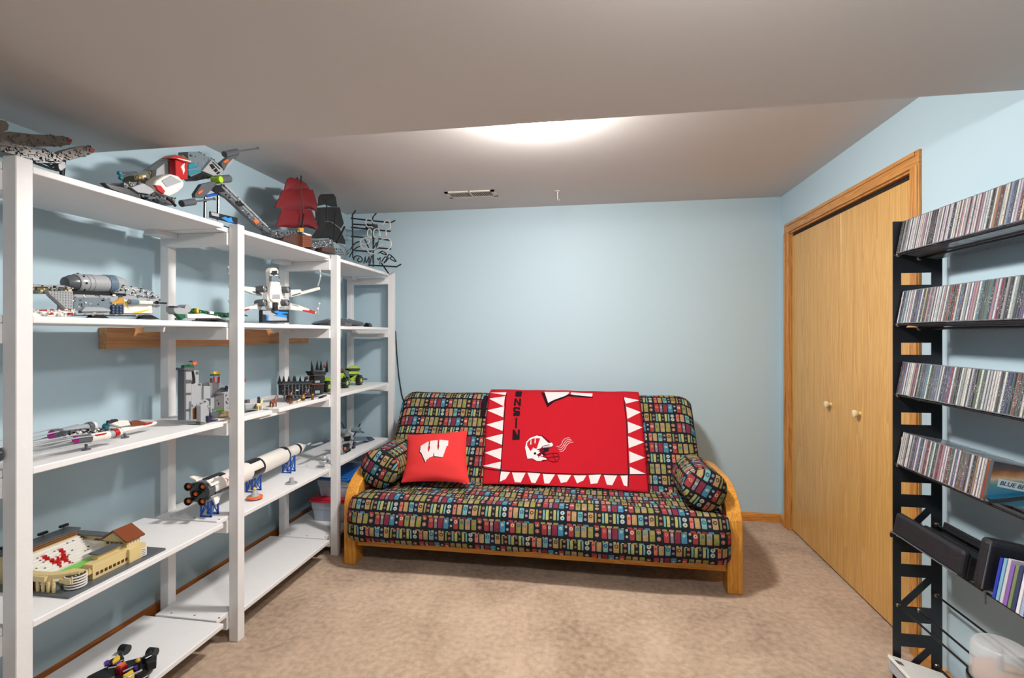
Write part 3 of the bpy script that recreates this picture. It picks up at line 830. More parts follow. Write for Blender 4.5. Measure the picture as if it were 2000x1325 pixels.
hp('speed_line', [stroke(p, .0028) for p in ([(-.2207,.2738),(-.2029,.2767),(-.1896,.2903),(-.1825,.3148),(-.1672,.3353),(-.1394,.3408)], [(-.2123,.2633),(-.1926,.2662),(-.1793,.282),(-.1722,.3041),(-.1569,.3246),(-.1291,.33)], [(-.2059,.2527),(-.1863,.2557),(-.173,.2714),(-.1658,.2934),(-.1506,.3138),(-.1249,.3192)], [(-.1996,.2418),(-.18,.2441),(-.1667,.2608),(-.1576,.285),(-.1423,.3031),(-.1148,.3107)])], M_PRINTW, .0018)

# ---- red cushion with the white letter
QY, QZ = 2.90, .42; QL = math.hypot(.25, .25)
QEY, QEZ = .25 / QL, .25 / QL; QNY, QNZ = -QEZ, QEY
PC = [(-1.1404,-.0116),(-.7159,.0039),(-.7984,.3784),(-1.197,.3316)]      # corners: bottom two, then top two
def pil(u, v, side):
    """u, v in 0..1 over the cushion, side +1 front / -1 back"""
    x = (PC[0][0] * (1 - u) + PC[1][0] * u) * (1 - v) + (PC[3][0] * (1 - u) + PC[2][0] * u) * v
    s = (PC[0][1] * (1 - u) + PC[1][1] * u) * (1 - v) + (PC[3][1] * (1 - u) + PC[2][1] * u) * v
    pin = .014
    cx = sum(p[0] for p in PC) / 4; cs = sum(p[1] for p in PC) / 4
    eu = (4 * u * (1 - u)); ev = (4 * v * (1 - v))
    x += (cx - x) * .07 * ev * abs(2 * u - 1) ** 2; s += (cs - s) * .07 * eu * abs(2 * v - 1) ** 2
    d = side * .062 * (eu ** .55) * (ev ** .55) + side * .0035 * math.sin(u * 9 + v * 5) * math.sin(v * 14 - u * 4) * min(1, 3 * eu * ev) * (1.4 - v)
    return x, s, d
def pil3(x, s, d):
    return (x, QY + QEY * s + QNY * (d + .03), QZ + QEZ * s + QNZ * (d + .03))
cu = thing('throw_pillow', 'square red cushion with a white block letter W on the futon', 'cushion', (-.9, 3.0, .5))
b = MB(); n = 36
for sd in (1, -1):
    o0 = len(b.v)
    for i in range(n + 1):
        for j in range(n + 1):
            b.v.append(pil3(*pil(i / n, j / n, sd)))
    for i in range(n):
        for j in range(n):
            a = o0 + i * (n + 1) + j; f = (a, a + n + 1, a + n + 2, a + 1)
            b.f.append(f if sd > 0 else f[::-1]); b.mi.append(0)
b.build('cover', M_REDP, cu, smooth=True)
def pil_surf(x, s, lift):
    # invert the patch by a few Newton steps
    u, v = .5, .5
    for _ in range(12):
        a = pil(u, v, 1); e = 1e-3; bu = pil(u + e, v, 1); bv = pil(u, v + e, 1)
        j11, j12, j21, j22 = (bu[0] - a[0]) / e, (bv[0] - a[0]) / e, (bu[1] - a[1]) / e, (bv[1] - a[1]) / e
        det = j11 * j22 - j12 * j21; rx, rs = x - a[0], s - a[1]
        u += (rx * j22 - rs * j12) / det; v += (j11 * rs - j21 * rx) / det
        u = min(.99, max(.01, u)); v = min(.99, max(.01, v))
    a = pil(u, v, 1)
    return pil3(x, s, a[2] + lift)
WL = [(-1.0651,.2509),(-1.0181,.2848),(-1.0092,.2495),(-1.0122,.2308),(-.9962,.2021),(-.9965,.2352),(-1.0032,.2497),(-1.0082,.2889),(-.9605,.2965),(-.9517,.2593),(-.9533,.2481),(-.938,.2193),(-.9385,.2524),(-.944,.2671),(-.9489,.3008),(-.8903,.3024),(-.8828,.2585),(-.8907,.2581),(-.8983,.1722),(-.9531,.1751),(-.9652,.2071),(-.9612,.1747),(-.9832,.163),(-.9995,.148),(-1.0038,.1343),(-1.0481,.2017),(-1.056,.2013)]
def toward(p, k, dx, ds): return [(a * k + dx, c * k + ds) for a, c in p]
KX, KS = .0, -.012
WL2 = [(a * .97 + .0 - .03 * .9, c * .97 - .028) for a, c in WL]
cut_print('letter_shadow', [[(a - .004, c - .004) for a, c in WL2]], M_PRINTK, cu, pil_surf, grid=.03, lift=.0008)
cut_print('letter', [WL2], M_PRINTW, cu, pil_surf, grid=.03, lift=.0018)
# ================================================================ toys on the top shelf
T5, T4, T3, T2, T1 = 1.796, 1.385, .97, .548, .13

# ---- long prow-armed cruiser, nearest the viewer
t = thing('toy_spaceship', 'worn grey brick-built cruiser with two red-tipped prongs on the top shelf', 'toy spaceship', (-1.7, 1.3, T5))
A = [(1.249,1.951),(1.273,1.963),(1.339,1.981),(1.433,2.012),(1.457,2.012),(1.463,2.006),(1.457,1.993),(1.426,1.974),(1.333,1.939),(1.276,1.927),(1.249,1.934)]
Bq = [(1.302,1.897),(1.32,1.913),(1.371,1.945),(1.398,1.958),(1.418,1.952),(1.418,1.942),(1.394,1.923),(1.345,1.893),(1.323,1.884),(1.307,1.884)]
H = [(1.122,1.864),(1.177,1.87),(1.239,1.884),(1.291,1.878),(1.279,1.862),(1.211,1.841),(1.169,1.84),(1.122,1.836)]
slabs(t, 'prong', WARM, -1.78, .035, A); slabs(t, 'prong', WARM, -1.64, .04, Bq)
slabs(t, 'prong_tip', RD, -1.777, .028, [(1.446,2.005),(1.46,2.011),(1.46,2.002),(1.447,1.996)]); slabs(t, 'prong_tip', RD, -1.636, .03, [(1.401,1.949),(1.416,1.954),(1.416,1.944),(1.401,1.939)])
slabs(t, 'hull', pl('charcoal_brick', (52, 50, 50)), -1.6, .17, H)
slabs(t, 'deck_plate', WARM, -1.597, .03, [(1.171,1.861),(1.242,1.884),(1.234,1.865),(1.173,1.847)], [(1.12,1.873),(1.149,1.868),(1.196,1.876),(1.17,1.862),(1.12,1.852)])
slabs(t, 'lower_deck', DG, -1.61, .12, [(1.216,1.849),(1.29,1.872),(1.298,1.883),(1.29,1.86),(1.219,1.838)])
slabs(t, 'turret', WARM, -1.7, .07, [(1.192,1.96),(1.208,1.963),(1.216,1.954),(1.213,1.938),(1.2,1.926),(1.192,1.917)])
rod(t, 'truss', BK, [(-1.62,1.226,1.84),(-1.62,1.26,1.838),(-1.62,1.292,1.84)], .004); rod(t, 'truss', BK, [(-1.62,1.251,1.85),(-1.62,1.269,1.845),(-1.62,1.286,1.859)], .004)
slabs(t, 'landing_leg', DG, -1.62, .03, [(1.286,1.87),(1.31,1.873),(1.312,1.855),(1.298,1.84),(1.291,1.84)])
MB().box(-1.75, -1.62, 1.29, 1.45, T5, T5 + .012).build('stand_base', BK, t)
rod(t, 'stand_post', BK, [(-1.7, 1.36, T5 + .01), (-1.69, 1.36, 1.9)], .007)
bricks(t, A, -1.78, 45, [WARM, OL, DG], 1); bricks(t, H, -1.6, 70, [BK, DG, OL, DBR], 2); bricks(t, Bq, -1.64, 36, [OL, WARM, DG], 3)

# ---- grey, white and red gunship
t = thing('toy_spaceship', 'grey and white brick-built gunship with a red tail panel and round side pod', 'toy spaceship', (-1.7, 1.62, T5))
z2 = None
body = [(1.605,1.926),(1.685,1.971),(1.708,1.992),(1.76,2.04),(1.793,2.068),(1.828,2.083),(1.868,2.07),(1.85,1.989),(1.793,1.965),(1.693,1.907),(1.63,1.899),(1.605,1.907)]
slabs(t, 'hull', OL, -1.68, .14, body)
slabs(t, 'upper_hull', LG, -1.66, .1, [(1.68,1.972),(1.731,2.024),(1.769,2.037),(1.769,1.987),(1.711,1.96),(1.675,1.932)])
slabs(t, 'tail_panel', RD, -1.62, .06, [(1.725,2.023),(1.786,2.032),(1.786,1.966),(1.758,1.956),(1.727,1.96)])
slabs(t, 'tail_roof', RD, -1.61, .1, [(1.687,2.017),(1.721,2.04),(1.795,2.042),(1.773,2.026),(1.723,2.025)])
slabs(t, 'tail_marking', WH, -1.6185, .004, [(1.75,2.003),(1.761,2.018),(1.77,2.026),(1.768,2.009),(1.771,1.996),(1.763,1.976),(1.759,1.992)])
slabs(t, 'roof_trim', WH, -1.607, .02, [(1.719,2.025),(1.728,2.03),(1.791,2.04),(1.787,2.034)])
pod = [(1.583,1.879),(1.594,1.899),(1.624,1.925),(1.658,1.944),(1.693,1.947),(1.722,1.931),(1.716,1.909),(1.693,1.885),(1.65,1.855),(1.616,1.857),(1.594,1.864)]
b = MB(); b.prx(pod, -1.575, .05); b.build('side_pod', WH, t, bevel=.008, seg=2)
slabs(t, 'pod_stripe', RD, -1.572, .01, [(1.583,1.879),(1.609,1.885),(1.629,1.87),(1.621,1.856),(1.597,1.864)]); slabs(t, 'pod_panel', LG, -1.572, .01, [(1.613,1.904),(1.655,1.936),(1.706,1.929),(1.636,1.886)])
low = [(1.487,1.855),(1.512,1.87),(1.542,1.88),(1.612,1.877),(1.642,1.863),(1.704,1.866),(1.7,1.836),(1.62,1.832),(1.546,1.829),(1.49,1.837)]
slabs(t, 'lower_hull', DG, -1.6, .18, low)
slabs(t, 'wing', LG, -1.585, .03, [(1.501,1.847),(1.548,1.876),(1.604,1.865),(1.576,1.844),(1.528,1.837)])
slabs(t, 'track', BK, -1.55, .03, [(1.372,1.823),(1.404,1.825),(1.456,1.829),(1.497,1.819),(1.51,1.807),(1.465,1.805),(1.395,1.81)])
for a in ([(-1.66,1.526,1.908),(-1.66,1.559,1.921),(-1.66,1.593,1.934)], [(-1.66,1.531,1.893),(-1.66,1.556,1.911),(-1.66,1.579,1.926)]):
    rod(t, 'gun_barrel', DG, a, .004); MB().ball(a[0], .008).build('barrel_tip', TE, t, smooth=True)
rod(t, 'landing_leg', BK, [(-1.57,1.633,1.844),(-1.57,1.653,1.839),(-1.57,1.672,1.825)], .005); rod(t, 'landing_leg', BK, [(-1.57,1.575,1.822),(-1.57,1.596,1.821)], .005)
MB().box(-1.72, -1.56, 1.45, 1.75, T5, T5 + .014).build('skid', DG, t)
rod(t, 'stand_post', BK, [(-1.66, 1.62, T5), (-1.66, 1.62, 1.86)], .01)
slabs(t, 'yellow_panel', YE, -1.676, .01, [(1.619,1.926),(1.63,1.931),(1.631,1.92),(1.621,1.916)]); slabs(t, 'hull_marking', WH, -1.676, .01, [(1.633,1.935),(1.65,1.942),(1.651,1.928),(1.635,1.921)])
bricks(t, body, -1.68, 60, [OL, DG, DTN, WARM], 4); bricks(t, low, -1.6, 80, [DG, LG, BK, DTN], 5)

# ---- tall long-winged fighter on a black stand with a name plate
t = thing('toy_spaceship', 'grey brick-built fighter with one long slanting wing and orange patches', 'toy spaceship', (-1.68, 2.0, T5))
pod = [(1.854,2.105),(1.911,2.126),(1.962,2.123),(1.988,2.128),(2.061,2.098),(2.057,2.08),(2.01,2.048),(1.893,1.993),(1.854,2.011)]
slabs(t, 'cockpit_pod', BG, -1.68, .12, pod)
slabs(t, 'pod_underside', BK, -1.675, .1, [(1.863,2),(1.923,2.04),(1.984,2.038),(1.89,1.993)])
win = [(1.97,2.112),(2.043,2.09),(2.033,2.067),(1.987,2.043),(1.915,2.043)]
slabs(t, 'window_frame', LG, -1.665, .06, win)
slabs(t, 'window_pane', BK, -1.6635, .01, [(1.952,2.083),(1.971,2.094),(1.99,2.083),(1.971,2.067)], [(1.975,2.066),(1.994,2.082),(2.006,2.073),(1.99,2.06)], [(1.993,2.058),(2.01,2.073),(2.02,2.069),(2.002,2.054)], [(1.971,2.105),(2.02,2.087),(2.015,2.081),(1.97,2.099)])
slabs(t, 'side_pipe', TE, -1.67, .02, [(1.845,2.05),(1.877,2.067),(1.882,2.058),(1.918,2.071),(1.877,2.044),(1.846,2.03)], [(1.845,2.023),(1.918,2.049),(1.918,2.043),(1.845,2.003)])
up = [(2.018,2.112),(2.061,2.153),(2.117,2.192),(2.136,2.19),(2.109,2.158),(2.056,2.099),(2.038,2.084)]
lo = [(1.883,1.975),(1.962,2.013),(1.967,1.996),(1.888,1.916),(1.85,1.909),(1.847,1.923)]
slabs(t, 'strut', DG, -1.66, .03, up); slabs(t, 'strut', DG, -1.64, .03, lo)
slabs(t, 'strut_edge', LG, -1.657, .03, [(2.058,2.125),(2.089,2.157),(2.105,2.157),(2.052,2.097),(2.034,2.082)], [(1.921,1.976),(1.963,2.01),(1.963,1.995),(1.884,1.915),(1.873,1.917)])
slabs(t, 'orange_patch', OR, -1.656, .004, [(2.026,2.121),(2.046,2.138),(2.066,2.146),(2.061,2.136),(2.038,2.117)]); slabs(t, 'orange_patch', OR, -1.636, .004, [(1.856,1.931),(1.874,1.947),(1.887,1.951),(1.884,1.942),(1.863,1.925)])
for q in ([(-1.66,2.038,2.159),(-1.66,2.12,2.201),(-1.66,2.271,2.273)], [(-1.62,1.754,1.858),(-1.62,1.817,1.882),(-1.62,1.929,1.924)]):
    g = MB().cyl(q[0], q[1], .014).build('gun', DG, t, smooth=True)
    rod(t, 'gun_barrel', DG, [q[1], q[2]], .004); MB().ball(q[2], .007).build('barrel_tip', DG, t, smooth=True)
e0, e1 = [(-1.64,1.967,2.02),(-1.64,2.042,2.048)]
MB().cyl(e0, e1, .018).build('engine', DG, t, smooth=True)
MB().cyl((e0[0] - .02, e0[1], e0[2]), (e0[0] + .022, e0[1], e0[2]), .014, n=16).build('engine_hub', LM, t, smooth=True)
wing = [(1.945,1.972),(1.962,1.995),(2.011,2.013),(2.338,1.884),(2.352,1.869),(2.306,1.858),(2.243,1.872),(2.042,1.955)]
slabs(t, 'long_wing', DG, -1.64, .035, wing)
slabs(t, 'wing_edge', LG, -1.637, .035, [(2.005,2.011),(2.02,2.015),(2.344,1.879),(2.328,1.876)], [(1.995,1.997),(2,2.001),(2.252,1.898),(2.245,1.895)])
slabs(t, 'wing_stripe', BK, -1.6355, .004, [(2.071,1.948),(2.105,1.964),(2.144,1.951),(2.108,1.935)], [(1.94,1.971),(1.957,1.991),(1.981,2),(2.016,1.981),(1.957,1.957)])
slabs(t, 'orange_patch', OR, -1.6355, .004, [(2.204,1.894),(2.219,1.902),(2.237,1.899),(2.248,1.891),(2.226,1.877)])
rod(t, 'stand_post', BK, [(-1.66,1.924,1.932),(-1.66,1.922,1.829)], .006); rod(t, 'stand_post', BK, [(-1.66,2.001,1.969),(-1.66,2,1.847)], .006)
rod(t, 'stand_bar', BL, [(-1.66,1.927,1.936),(-1.66,2.005,1.97)], .006)
MB().box(-1.7, -1.58, 1.86, 2.0, T5, T5 + .012).build('stand_base', BK, t)
slabs(t, 'name_plate', BK, -1.53, .008, [(1.802,1.835),(1.959,1.845),(1.959,1.816),(1.802,1.81)])
slabs(t, 'plate_print', LG, -1.5295, .001, [(1.805,1.833),(1.848,1.835),(1.848,1.823),(1.808,1.82)], bevel=0); slabs(t, 'plate_drawing', BRIGHTB, -1.5295, .001, [(1.862,1.822),(1.885,1.833),(1.899,1.829),(1.919,1.838),(1.928,1.822),(1.937,1.819),(1.904,1.814)], bevel=0)
bricks(t, wing, -1.64, 60, [DG, LG, BG, BK], 6); bricks(t, pod, -1.68, 40, [BG, DG, LG], 7)

# ---- sailing ships
def sails(t, m, xf, *polys, bulge=.022):
    for p in polys:
        n = len(p); b = MB()
        cy = sum(q[0] for q in p) / n; cz = sum(q[1] for q in p) / n
        # billowed cloth: outline, an inner ring and a centre pushed forward, with a back skin
        for off, sg in ((0, 1), (-.004, 1)):
            o = len(b.v)
            b.v += [(xf + off, y, z) for y, z in p]
            b.v += [(xf + off + bulge * .7, cy + (y - cy) * .55, cz + (z - cz) * .55) for y, z in p]
            b.v.append((xf + off + bulge, cy, cz))
            for i in range(n):
                j = (i + 1) % n
                b.f += [(o + i, o + j, o + n + j, o + n + i), (o + n + i, o + n + j, o + 2 * n)]; b.mi += [0, 0]
        for i in range(n):
            j = (i + 1) % n; b.f.append((i, j, 2 * n + 1 + j, 2 * n + 1 + i)); b.mi.append(0)
        b.build('sail', m, t, smooth=True)
M_SAILR = mat('dark_red_sail_cloth', (104, 10, 20), rough=.5); M_SAILK = mat('black_sail_cloth', (26, 27, 29), rough=.6)
t = thing('toy_sailing_ship', 'brick-built sailing ship with dark red sails on the top shelf', 'toy ship', (-1.68, 2.68, T5))
sails(t, M_SAILR, -1.66, [(2.496,2.149),(2.517,2.194),(2.547,2.213),(2.642,2.228),(2.703,2.224),(2.739,2.2),(2.605,2.156),(2.49,2.124)], [(2.475,2.12),(2.589,2.151),(2.701,2.189),(2.773,2.208),(2.825,2.131),(2.81,2.087),(2.741,2.086),(2.626,2.052),(2.494,2.02),(2.408,2.009)], [(2.47,2.014),(2.634,2.053),(2.754,2.085),(2.833,1.991),(2.812,1.974),(2.71,1.969),(2.562,1.933),(2.416,1.911)])
sails(t, M_SAILR, -1.76, [(2.66,2.191),(2.687,2.237),(2.821,2.272),(2.861,2.238)], [(2.633,2.146),(2.881,2.215),(2.923,2.144),(2.616,2.061)], bulge=.015)
rod(t, 'mast', BK, [(-1.62,2.584,2.231),(-1.62,2.583,2.188)], .004); rod(t, 'mast', DBR, [(-1.615,2.576,2.186),(-1.615,2.57,2.114),(-1.615,2.596,2.039),(-1.615,2.588,1.932)], .003); rod(t, 'boom', BK, [(-1.61,2.594,2.018),(-1.61,2.571,1.934)], .005); rod(t, 'spar_tip', BK, [(-1.65,2.594,2.225),(-1.65,2.594,2.217)], .004)
hull = [(2.394,1.847),(2.502,1.887),(2.569,1.89),(2.569,1.824),(2.46,1.825),(2.386,1.831)]
slabs(t, 'hull_side', DBR, -1.6, .12, hull); slabs(t, 'stern', BR, -1.585, .1, [(2.545,1.887),(2.633,1.898),(2.644,1.837),(2.545,1.818)])
for k in range(5):
    slabs(t, 'stern_plank', DBR, -1.583, .004, [(y, z) for y, z in [(2.543,1.876),(2.632,1.887),(2.632,1.885),(2.543,1.873)]] if k == 0 else [(y, z - .011 * k) for y, z in [(2.543,1.876),(2.632,1.887),(2.632,1.885),(2.543,1.873)]], bevel=0)
deck = [(2.302,1.862),(2.362,1.882),(2.546,1.909),(2.667,1.908),(2.658,1.898),(2.546,1.888),(2.394,1.84),(2.309,1.838)]
slabs(t, 'deck', DG, -1.61, .14, deck); bricks(t, deck, -1.605, 70, [LG, DG, BK, BG, DTN], 8, .004, .01)
slabs(t, 'bow', DG, -1.62, .08, [(2.271,1.857),(2.369,1.884),(2.44,1.867),(2.424,1.834),(2.323,1.844)])
slabs(t, 'lantern', GLD, -1.59, .015, [(2.528,1.924),(2.562,1.931),(2.562,1.906),(2.528,1.9)]); slabs(t, 'rail_bone', WH, -1.582, .01, [(2.549,1.902),(2.628,1.905),(2.626,1.897),(2.59,1.892),(2.549,1.895)])
b = MB().box(-1.75, -1.6, 2.55, 2.8, T5, T5 + .02).build('keel', DBR, t)
t = thing('toy_sailing_ship', 'brick-built sailing ship with black sails on the top shelf', 'toy ship', (-1.68, 3.02, T5))
sails(t, M_SAILK, -1.68, [(2.865,2.166),(2.874,2.197),(2.901,2.218),(3.049,2.261),(3.079,2.248),(3.099,2.188),(3.031,2.172),(2.945,2.164),(2.865,2.134)], [(2.837,2.117),(3.006,2.163),(3.131,2.193),(3.189,2.098),(3.152,2.057),(3.03,2.073),(2.936,2.058),(2.837,2.036)], [(2.867,2.038),(3.012,2.069),(3.129,2.053),(3.21,1.981),(3.207,1.957),(3.054,1.944),(2.994,1.957),(2.785,1.917),(2.85,1.982)], [(2.844,2.098),(2.93,2.143),(2.954,2.072),(2.935,1.967),(2.857,1.979)], bulge=.014)
rod(t, 'mast', BK, [(-1.6,2.802,2.166),(-1.6,2.826,2.113),(-1.6,2.821,2.026)], .004); rod(t, 'mast', BK, [(-1.605,2.936,2.102),(-1.605,2.924,2.032),(-1.605,2.919,1.925)], .004); rod(t, 'bowsprit', BK, [(-1.6,2.944,1.915),(-1.6,3.046,2.04)], .006)
slabs(t, 'hull', DBR, -1.58, .12, [(2.744,1.853),(2.884,1.875),(2.89,1.835),(2.738,1.83)]); deck = [(2.641,1.852),(2.74,1.892),(2.891,1.929),(2.914,1.883),(2.761,1.854),(2.66,1.829)]
slabs(t, 'deck', DG, -1.6, .12, deck); bricks(t, deck, -1.597, 70, [LG, BK, DG, BG, WH], 9, .004, .01)
st = [(2.89,1.873),(3.064,1.897),(3.077,1.859),(2.896,1.838)]
slabs(t, 'forecastle', BG, -1.59, .08, st); bricks(t, st, -1.588, 40, [LG, BK, DG, BG], 10, .004, .012)
MB().box(-1.72, -1.6, 2.9, 3.2, T5, T5 + .02).build('keel', BK, t)

# ---- unlit neon sign standing at the far end of the shelf
t = thing('neon_sign', 'unlit neon sign with white glass tubes on a black wire frame', 'sign', (-1.66, 3.5, T5))
FRAME = [[(-1.772,3.5,1.907),(-1.773,3.5,2.065),(-1.775,3.5,2.232),(-1.749,3.5,2.266)], [(-1.607,3.5,1.838),(-1.61,3.5,2.02),(-1.613,3.5,2.208),(-1.584,3.5,2.239)], [(-1.792,3.51,2.211),(-1.628,3.51,2.186),(-1.474,3.51,2.166),(-1.44,3.51,2.182)], [(-1.775,3.51,2.165),(-1.624,3.51,2.15)], [(-1.788,3.51,2.142),(-1.628,3.51,2.12),(-1.477,3.51,2.102)], [(-1.791,3.51,2.072),(-1.632,3.51,2.058),(-1.483,3.51,2.035)], [(-1.758,3.51,1.965),(-1.641,3.51,1.956),(-1.572,3.51,1.98),(-1.472,3.51,1.969)], [(-1.654,3.51,1.853),(-1.513,3.51,1.843),(-1.432,3.51,1.836),(-1.394,3.51,1.854)], [(-1.541,3.49,1.863),(-1.483,3.49,1.784)]]
for p in FRAME: rod(t, 'frame_bar', BK, p, .0055)
def smooth_path(p, k=5):
    p = [Vector(q) for q in p]; out = []
    for i in range(len(p) - 1):
        a = p[max(i - 1, 0)]; b_ = p[i]; c = p[i + 1]; d = p[min(i + 2, len(p) - 1)]
        for j in range(k):
            u = j / k
            out.append(.5 * ((2 * b_) + (c - a) * u + (2 * a - 5 * b_ + 4 * c - d) * u * u + (3 * b_ - a - 3 * c + d) * u ** 3))
    return out + [p[-1]]
M_NEON = mat('white_glass_tube', (206, 202, 200), rough=.2)
for p in ([(-1.588,3.46,2.152),(-1.605,3.46,2.18),(-1.63,3.46,2.188),(-1.647,3.46,2.178),(-1.65,3.46,2.154),(-1.635,3.46,2.129),(-1.609,3.46,2.13),(-1.592,3.46,2.12)], [(-1.537,3.46,2.148),(-1.516,3.46,2.141),(-1.5,3.46,2.165),(-1.479,3.46,2.172),(-1.46,3.46,2.151),(-1.458,3.46,2.115),(-1.483,3.46,2.106),(-1.493,3.46,2.093),(-1.489,3.46,2.053)], [(-1.607,3.46,2.084),(-1.609,3.46,2.105),(-1.622,3.46,2.113),(-1.635,3.46,2.097),(-1.637,3.46,2.069),(-1.626,3.46,2.056),(-1.605,3.46,2.052)], [(-1.539,3.46,2.058),(-1.544,3.46,2.098),(-1.563,3.46,2.112),(-1.584,3.46,2.104),(-1.589,3.46,2.076),(-1.58,3.46,2.048),(-1.554,3.46,2.04)], [(-1.601,3.46,2.044),(-1.647,3.46,2.051),(-1.682,3.46,2.039),(-1.692,3.46,2.019),(-1.673,3.46,2.002),(-1.635,3.46,2.005),(-1.622,3.46,2.021),(-1.643,3.46,2.044)], [(-1.694,3.46,2.007),(-1.682,3.46,1.979),(-1.664,3.46,1.968),(-1.647,3.46,1.976),(-1.626,3.46,1.963),(-1.597,3.46,1.958),(-1.567,3.46,1.967),(-1.542,3.46,1.987),(-1.516,3.46,1.996)], [(-1.641,3.46,1.961),(-1.622,3.46,1.937),(-1.597,3.46,1.928),(-1.565,3.46,1.941)], [(-1.525,3.46,2.034),(-1.483,3.46,2.038),(-1.458,3.46,2.024),(-1.451,3.46,1.992),(-1.466,3.46,1.965),(-1.491,3.46,1.947),(-1.51,3.46,1.944)]):
    rod(t, 'glass_tube', M_NEON, smooth_path(p), .0042)
for p in ([(-1.746,3.46,1.884),(-1.737,3.46,1.912),(-1.703,3.46,1.915),(-1.677,3.46,1.894),(-1.69,3.46,1.871),(-1.716,3.46,1.883),(-1.699,3.46,1.903)], [(-1.664,3.46,1.858),(-1.652,3.46,1.91),(-1.647,3.46,1.862),(-1.622,3.46,1.909),(-1.626,3.46,1.857)], [(-1.618,3.46,1.849),(-1.601,3.46,1.916),(-1.59,3.46,1.856)], [(-1.558,3.46,1.899),(-1.55,3.46,1.883),(-1.533,3.46,1.899),(-1.542,3.46,1.847)], [(-1.525,3.46,1.867),(-1.5,3.46,1.902),(-1.483,3.46,1.894),(-1.508,3.46,1.858),(-1.466,3.46,1.897)], [(-1.491,3.46,1.866),(-1.466,3.46,1.921),(-1.412,3.46,1.868),(-1.458,3.46,1.889),(-1.441,3.46,1.908)], [(-1.78,3.46,1.909),(-1.754,3.46,1.948),(-1.724,3.46,1.976),(-1.694,3.46,1.987)], [(-1.772,3.46,1.965),(-1.737,3.46,2.008),(-1.699,3.46,2.023)], [(-1.55,3.46,1.931),(-1.516,3.46,1.946),(-1.487,3.46,1.918),(-1.533,3.46,1.935)], [(-1.66,3.46,2.038),(-1.647,3.46,2.014),(-1.626,3.46,1.973)], [(-1.584,3.46,2.036),(-1.588,3.46,1.972),(-1.563,3.46,2.011),(-1.567,3.46,1.963),(-1.55,3.46,2.027)]):
    rod(t, 'black_tube', BK, smooth_path(p), .0042)
slabs(t, 'transformer', BK, -1.68, .05, [(3.573,2.18),(3.739,2.208),(3.739,2.163),(3.573,2.141)])
MB().box(-1.78, -1.55, 3.5, 3.525, T5, T5 + .012).build('foot_bar', BK, t)
# ================================================================ toys on the fourth level
t = thing('toy_spaceship', 'big grey brick-built gunship with a large engine drum on its back', 'toy spaceship', (-1.66, 1.5, T4))
hull = [(1.333,1.466),(1.515,1.474),(1.622,1.466),(1.656,1.473),(1.656,1.445),(1.623,1.406),(1.461,1.4),(1.333,1.396)]
slabs(t, 'hull', LG, -1.62, .16, hull)
slabs(t, 'top_stripe', BK, -1.617, .17, [(1.33,1.472),(1.513,1.478),(1.513,1.469),(1.33,1.462)])
slabs(t, 'side_plate', BG, -1.6185, .01, [(1.334,1.452),(1.457,1.459),(1.457,1.412),(1.334,1.411)]); slabs(t, 'side_blister', LG, -1.61, .02, [(1.353,1.411),(1.365,1.423),(1.425,1.424),(1.45,1.417),(1.45,1.412),(1.353,1.407)])
e = [(-1.67,1.355,1.5),(-1.67,1.378,1.502),(-1.67,1.481,1.508),(-1.67,1.513,1.511),(-1.67,1.55,1.511),(-1.67,1.559,1.507)]
ax = Vector(e[3]) - Vector(e[1]); ln = ax.length; ax.normalize(); R = .031
MB().lathe(e[1], ax, [(0, R * .93), (.004, R), (ln * .17, R), (ln * .17, R * .95), (ln * .22, R * .95), (ln * .22, R), (ln * .3, R), (ln * .3, R * .96), (ln * .34, R * .96), (ln * .34, R), (ln * .75, R), (ln * .75, R * 1.06), (ln, R * 1.06), (ln, R * .9)], 28).build('engine_drum', LG, t, smooth=True)
MB().lathe(e[1], -ax, [(-.002, R * .85), (.012, R * .85), (.03, R * .6), (.033, R * .3)], 24).build('engine_nozzle', DG, t, smooth=True)
MB().lathe(Vector(e[1]) + ax * ln * .74, ax, [(0, R * 1.07), (ln * .2, R * 1.07), (ln * .2, R)], 28).build('engine_collar', SB, t, smooth=True)
MB().lathe(e[3], ax, [(-.002, R), (.012, R * .98), (.03, R * .8), (.04, R * .5)], 24).build('engine_cap', LG, t, smooth=True)
for k in range(8):
    a = k * math.pi / 4; u = ax.orthogonal().normalized(); w_ = ax.cross(u)
    c = Vector(e[1]) + ax * ln * .1 + (u * math.cos(a) + w_ * math.sin(a)) * R
    MB().obox(c, (.006, .004, .006), Matrix.Identity(3)).build('drum_vent', BK, t)
nose = [(1.489,1.476),(1.522,1.511),(1.574,1.508),(1.638,1.497),(1.672,1.485),(1.676,1.475),(1.531,1.473)]
slabs(t, 'nose', LG, -1.64, .1, nose, bevel=.004); bricks(t, nose, -1.64, 40, [LG, BK, WH, BG], 12, .003, .008)
tail = [(1.21,1.477),(1.31,1.487),(1.331,1.482),(1.331,1.471),(1.263,1.464),(1.256,1.456),(1.235,1.457),(1.21,1.463)]
slabs(t, 'tail_wing', OL, -1.62, .12, tail); slabs(t, 'tail_plate', LG, -1.615, .1, [(1.207,1.478),(1.265,1.485),(1.304,1.486),(1.324,1.482),(1.265,1.478),(1.207,1.473)]); bricks(t, tail, -1.62, 50, [OL, DG, TN, LG], 13, .004, .012)
fin = [(1.244,1.464),(1.317,1.47),(1.317,1.413),(1.298,1.412),(1.25,1.453)]
slabs(t, 'studded_fin', LG, -1.6, .02, fin)
b = MB()
y0 = min(p[0] for p in fin); y1 = max(p[0] for p in fin); z0 = min(p[1] for p in fin); z1 = max(p[1] for p in fin)
yy = y0 + .004
while yy < y1:
    zz = z0 + .004
    while zz < z1:
        if inside((yy, zz), fin) and inside((yy - .003, zz - .003), fin): b.cyl((-1.6005, yy, zz), (-1.598, yy, zz), .0024, n=8)
        zz += .008
    yy += .008
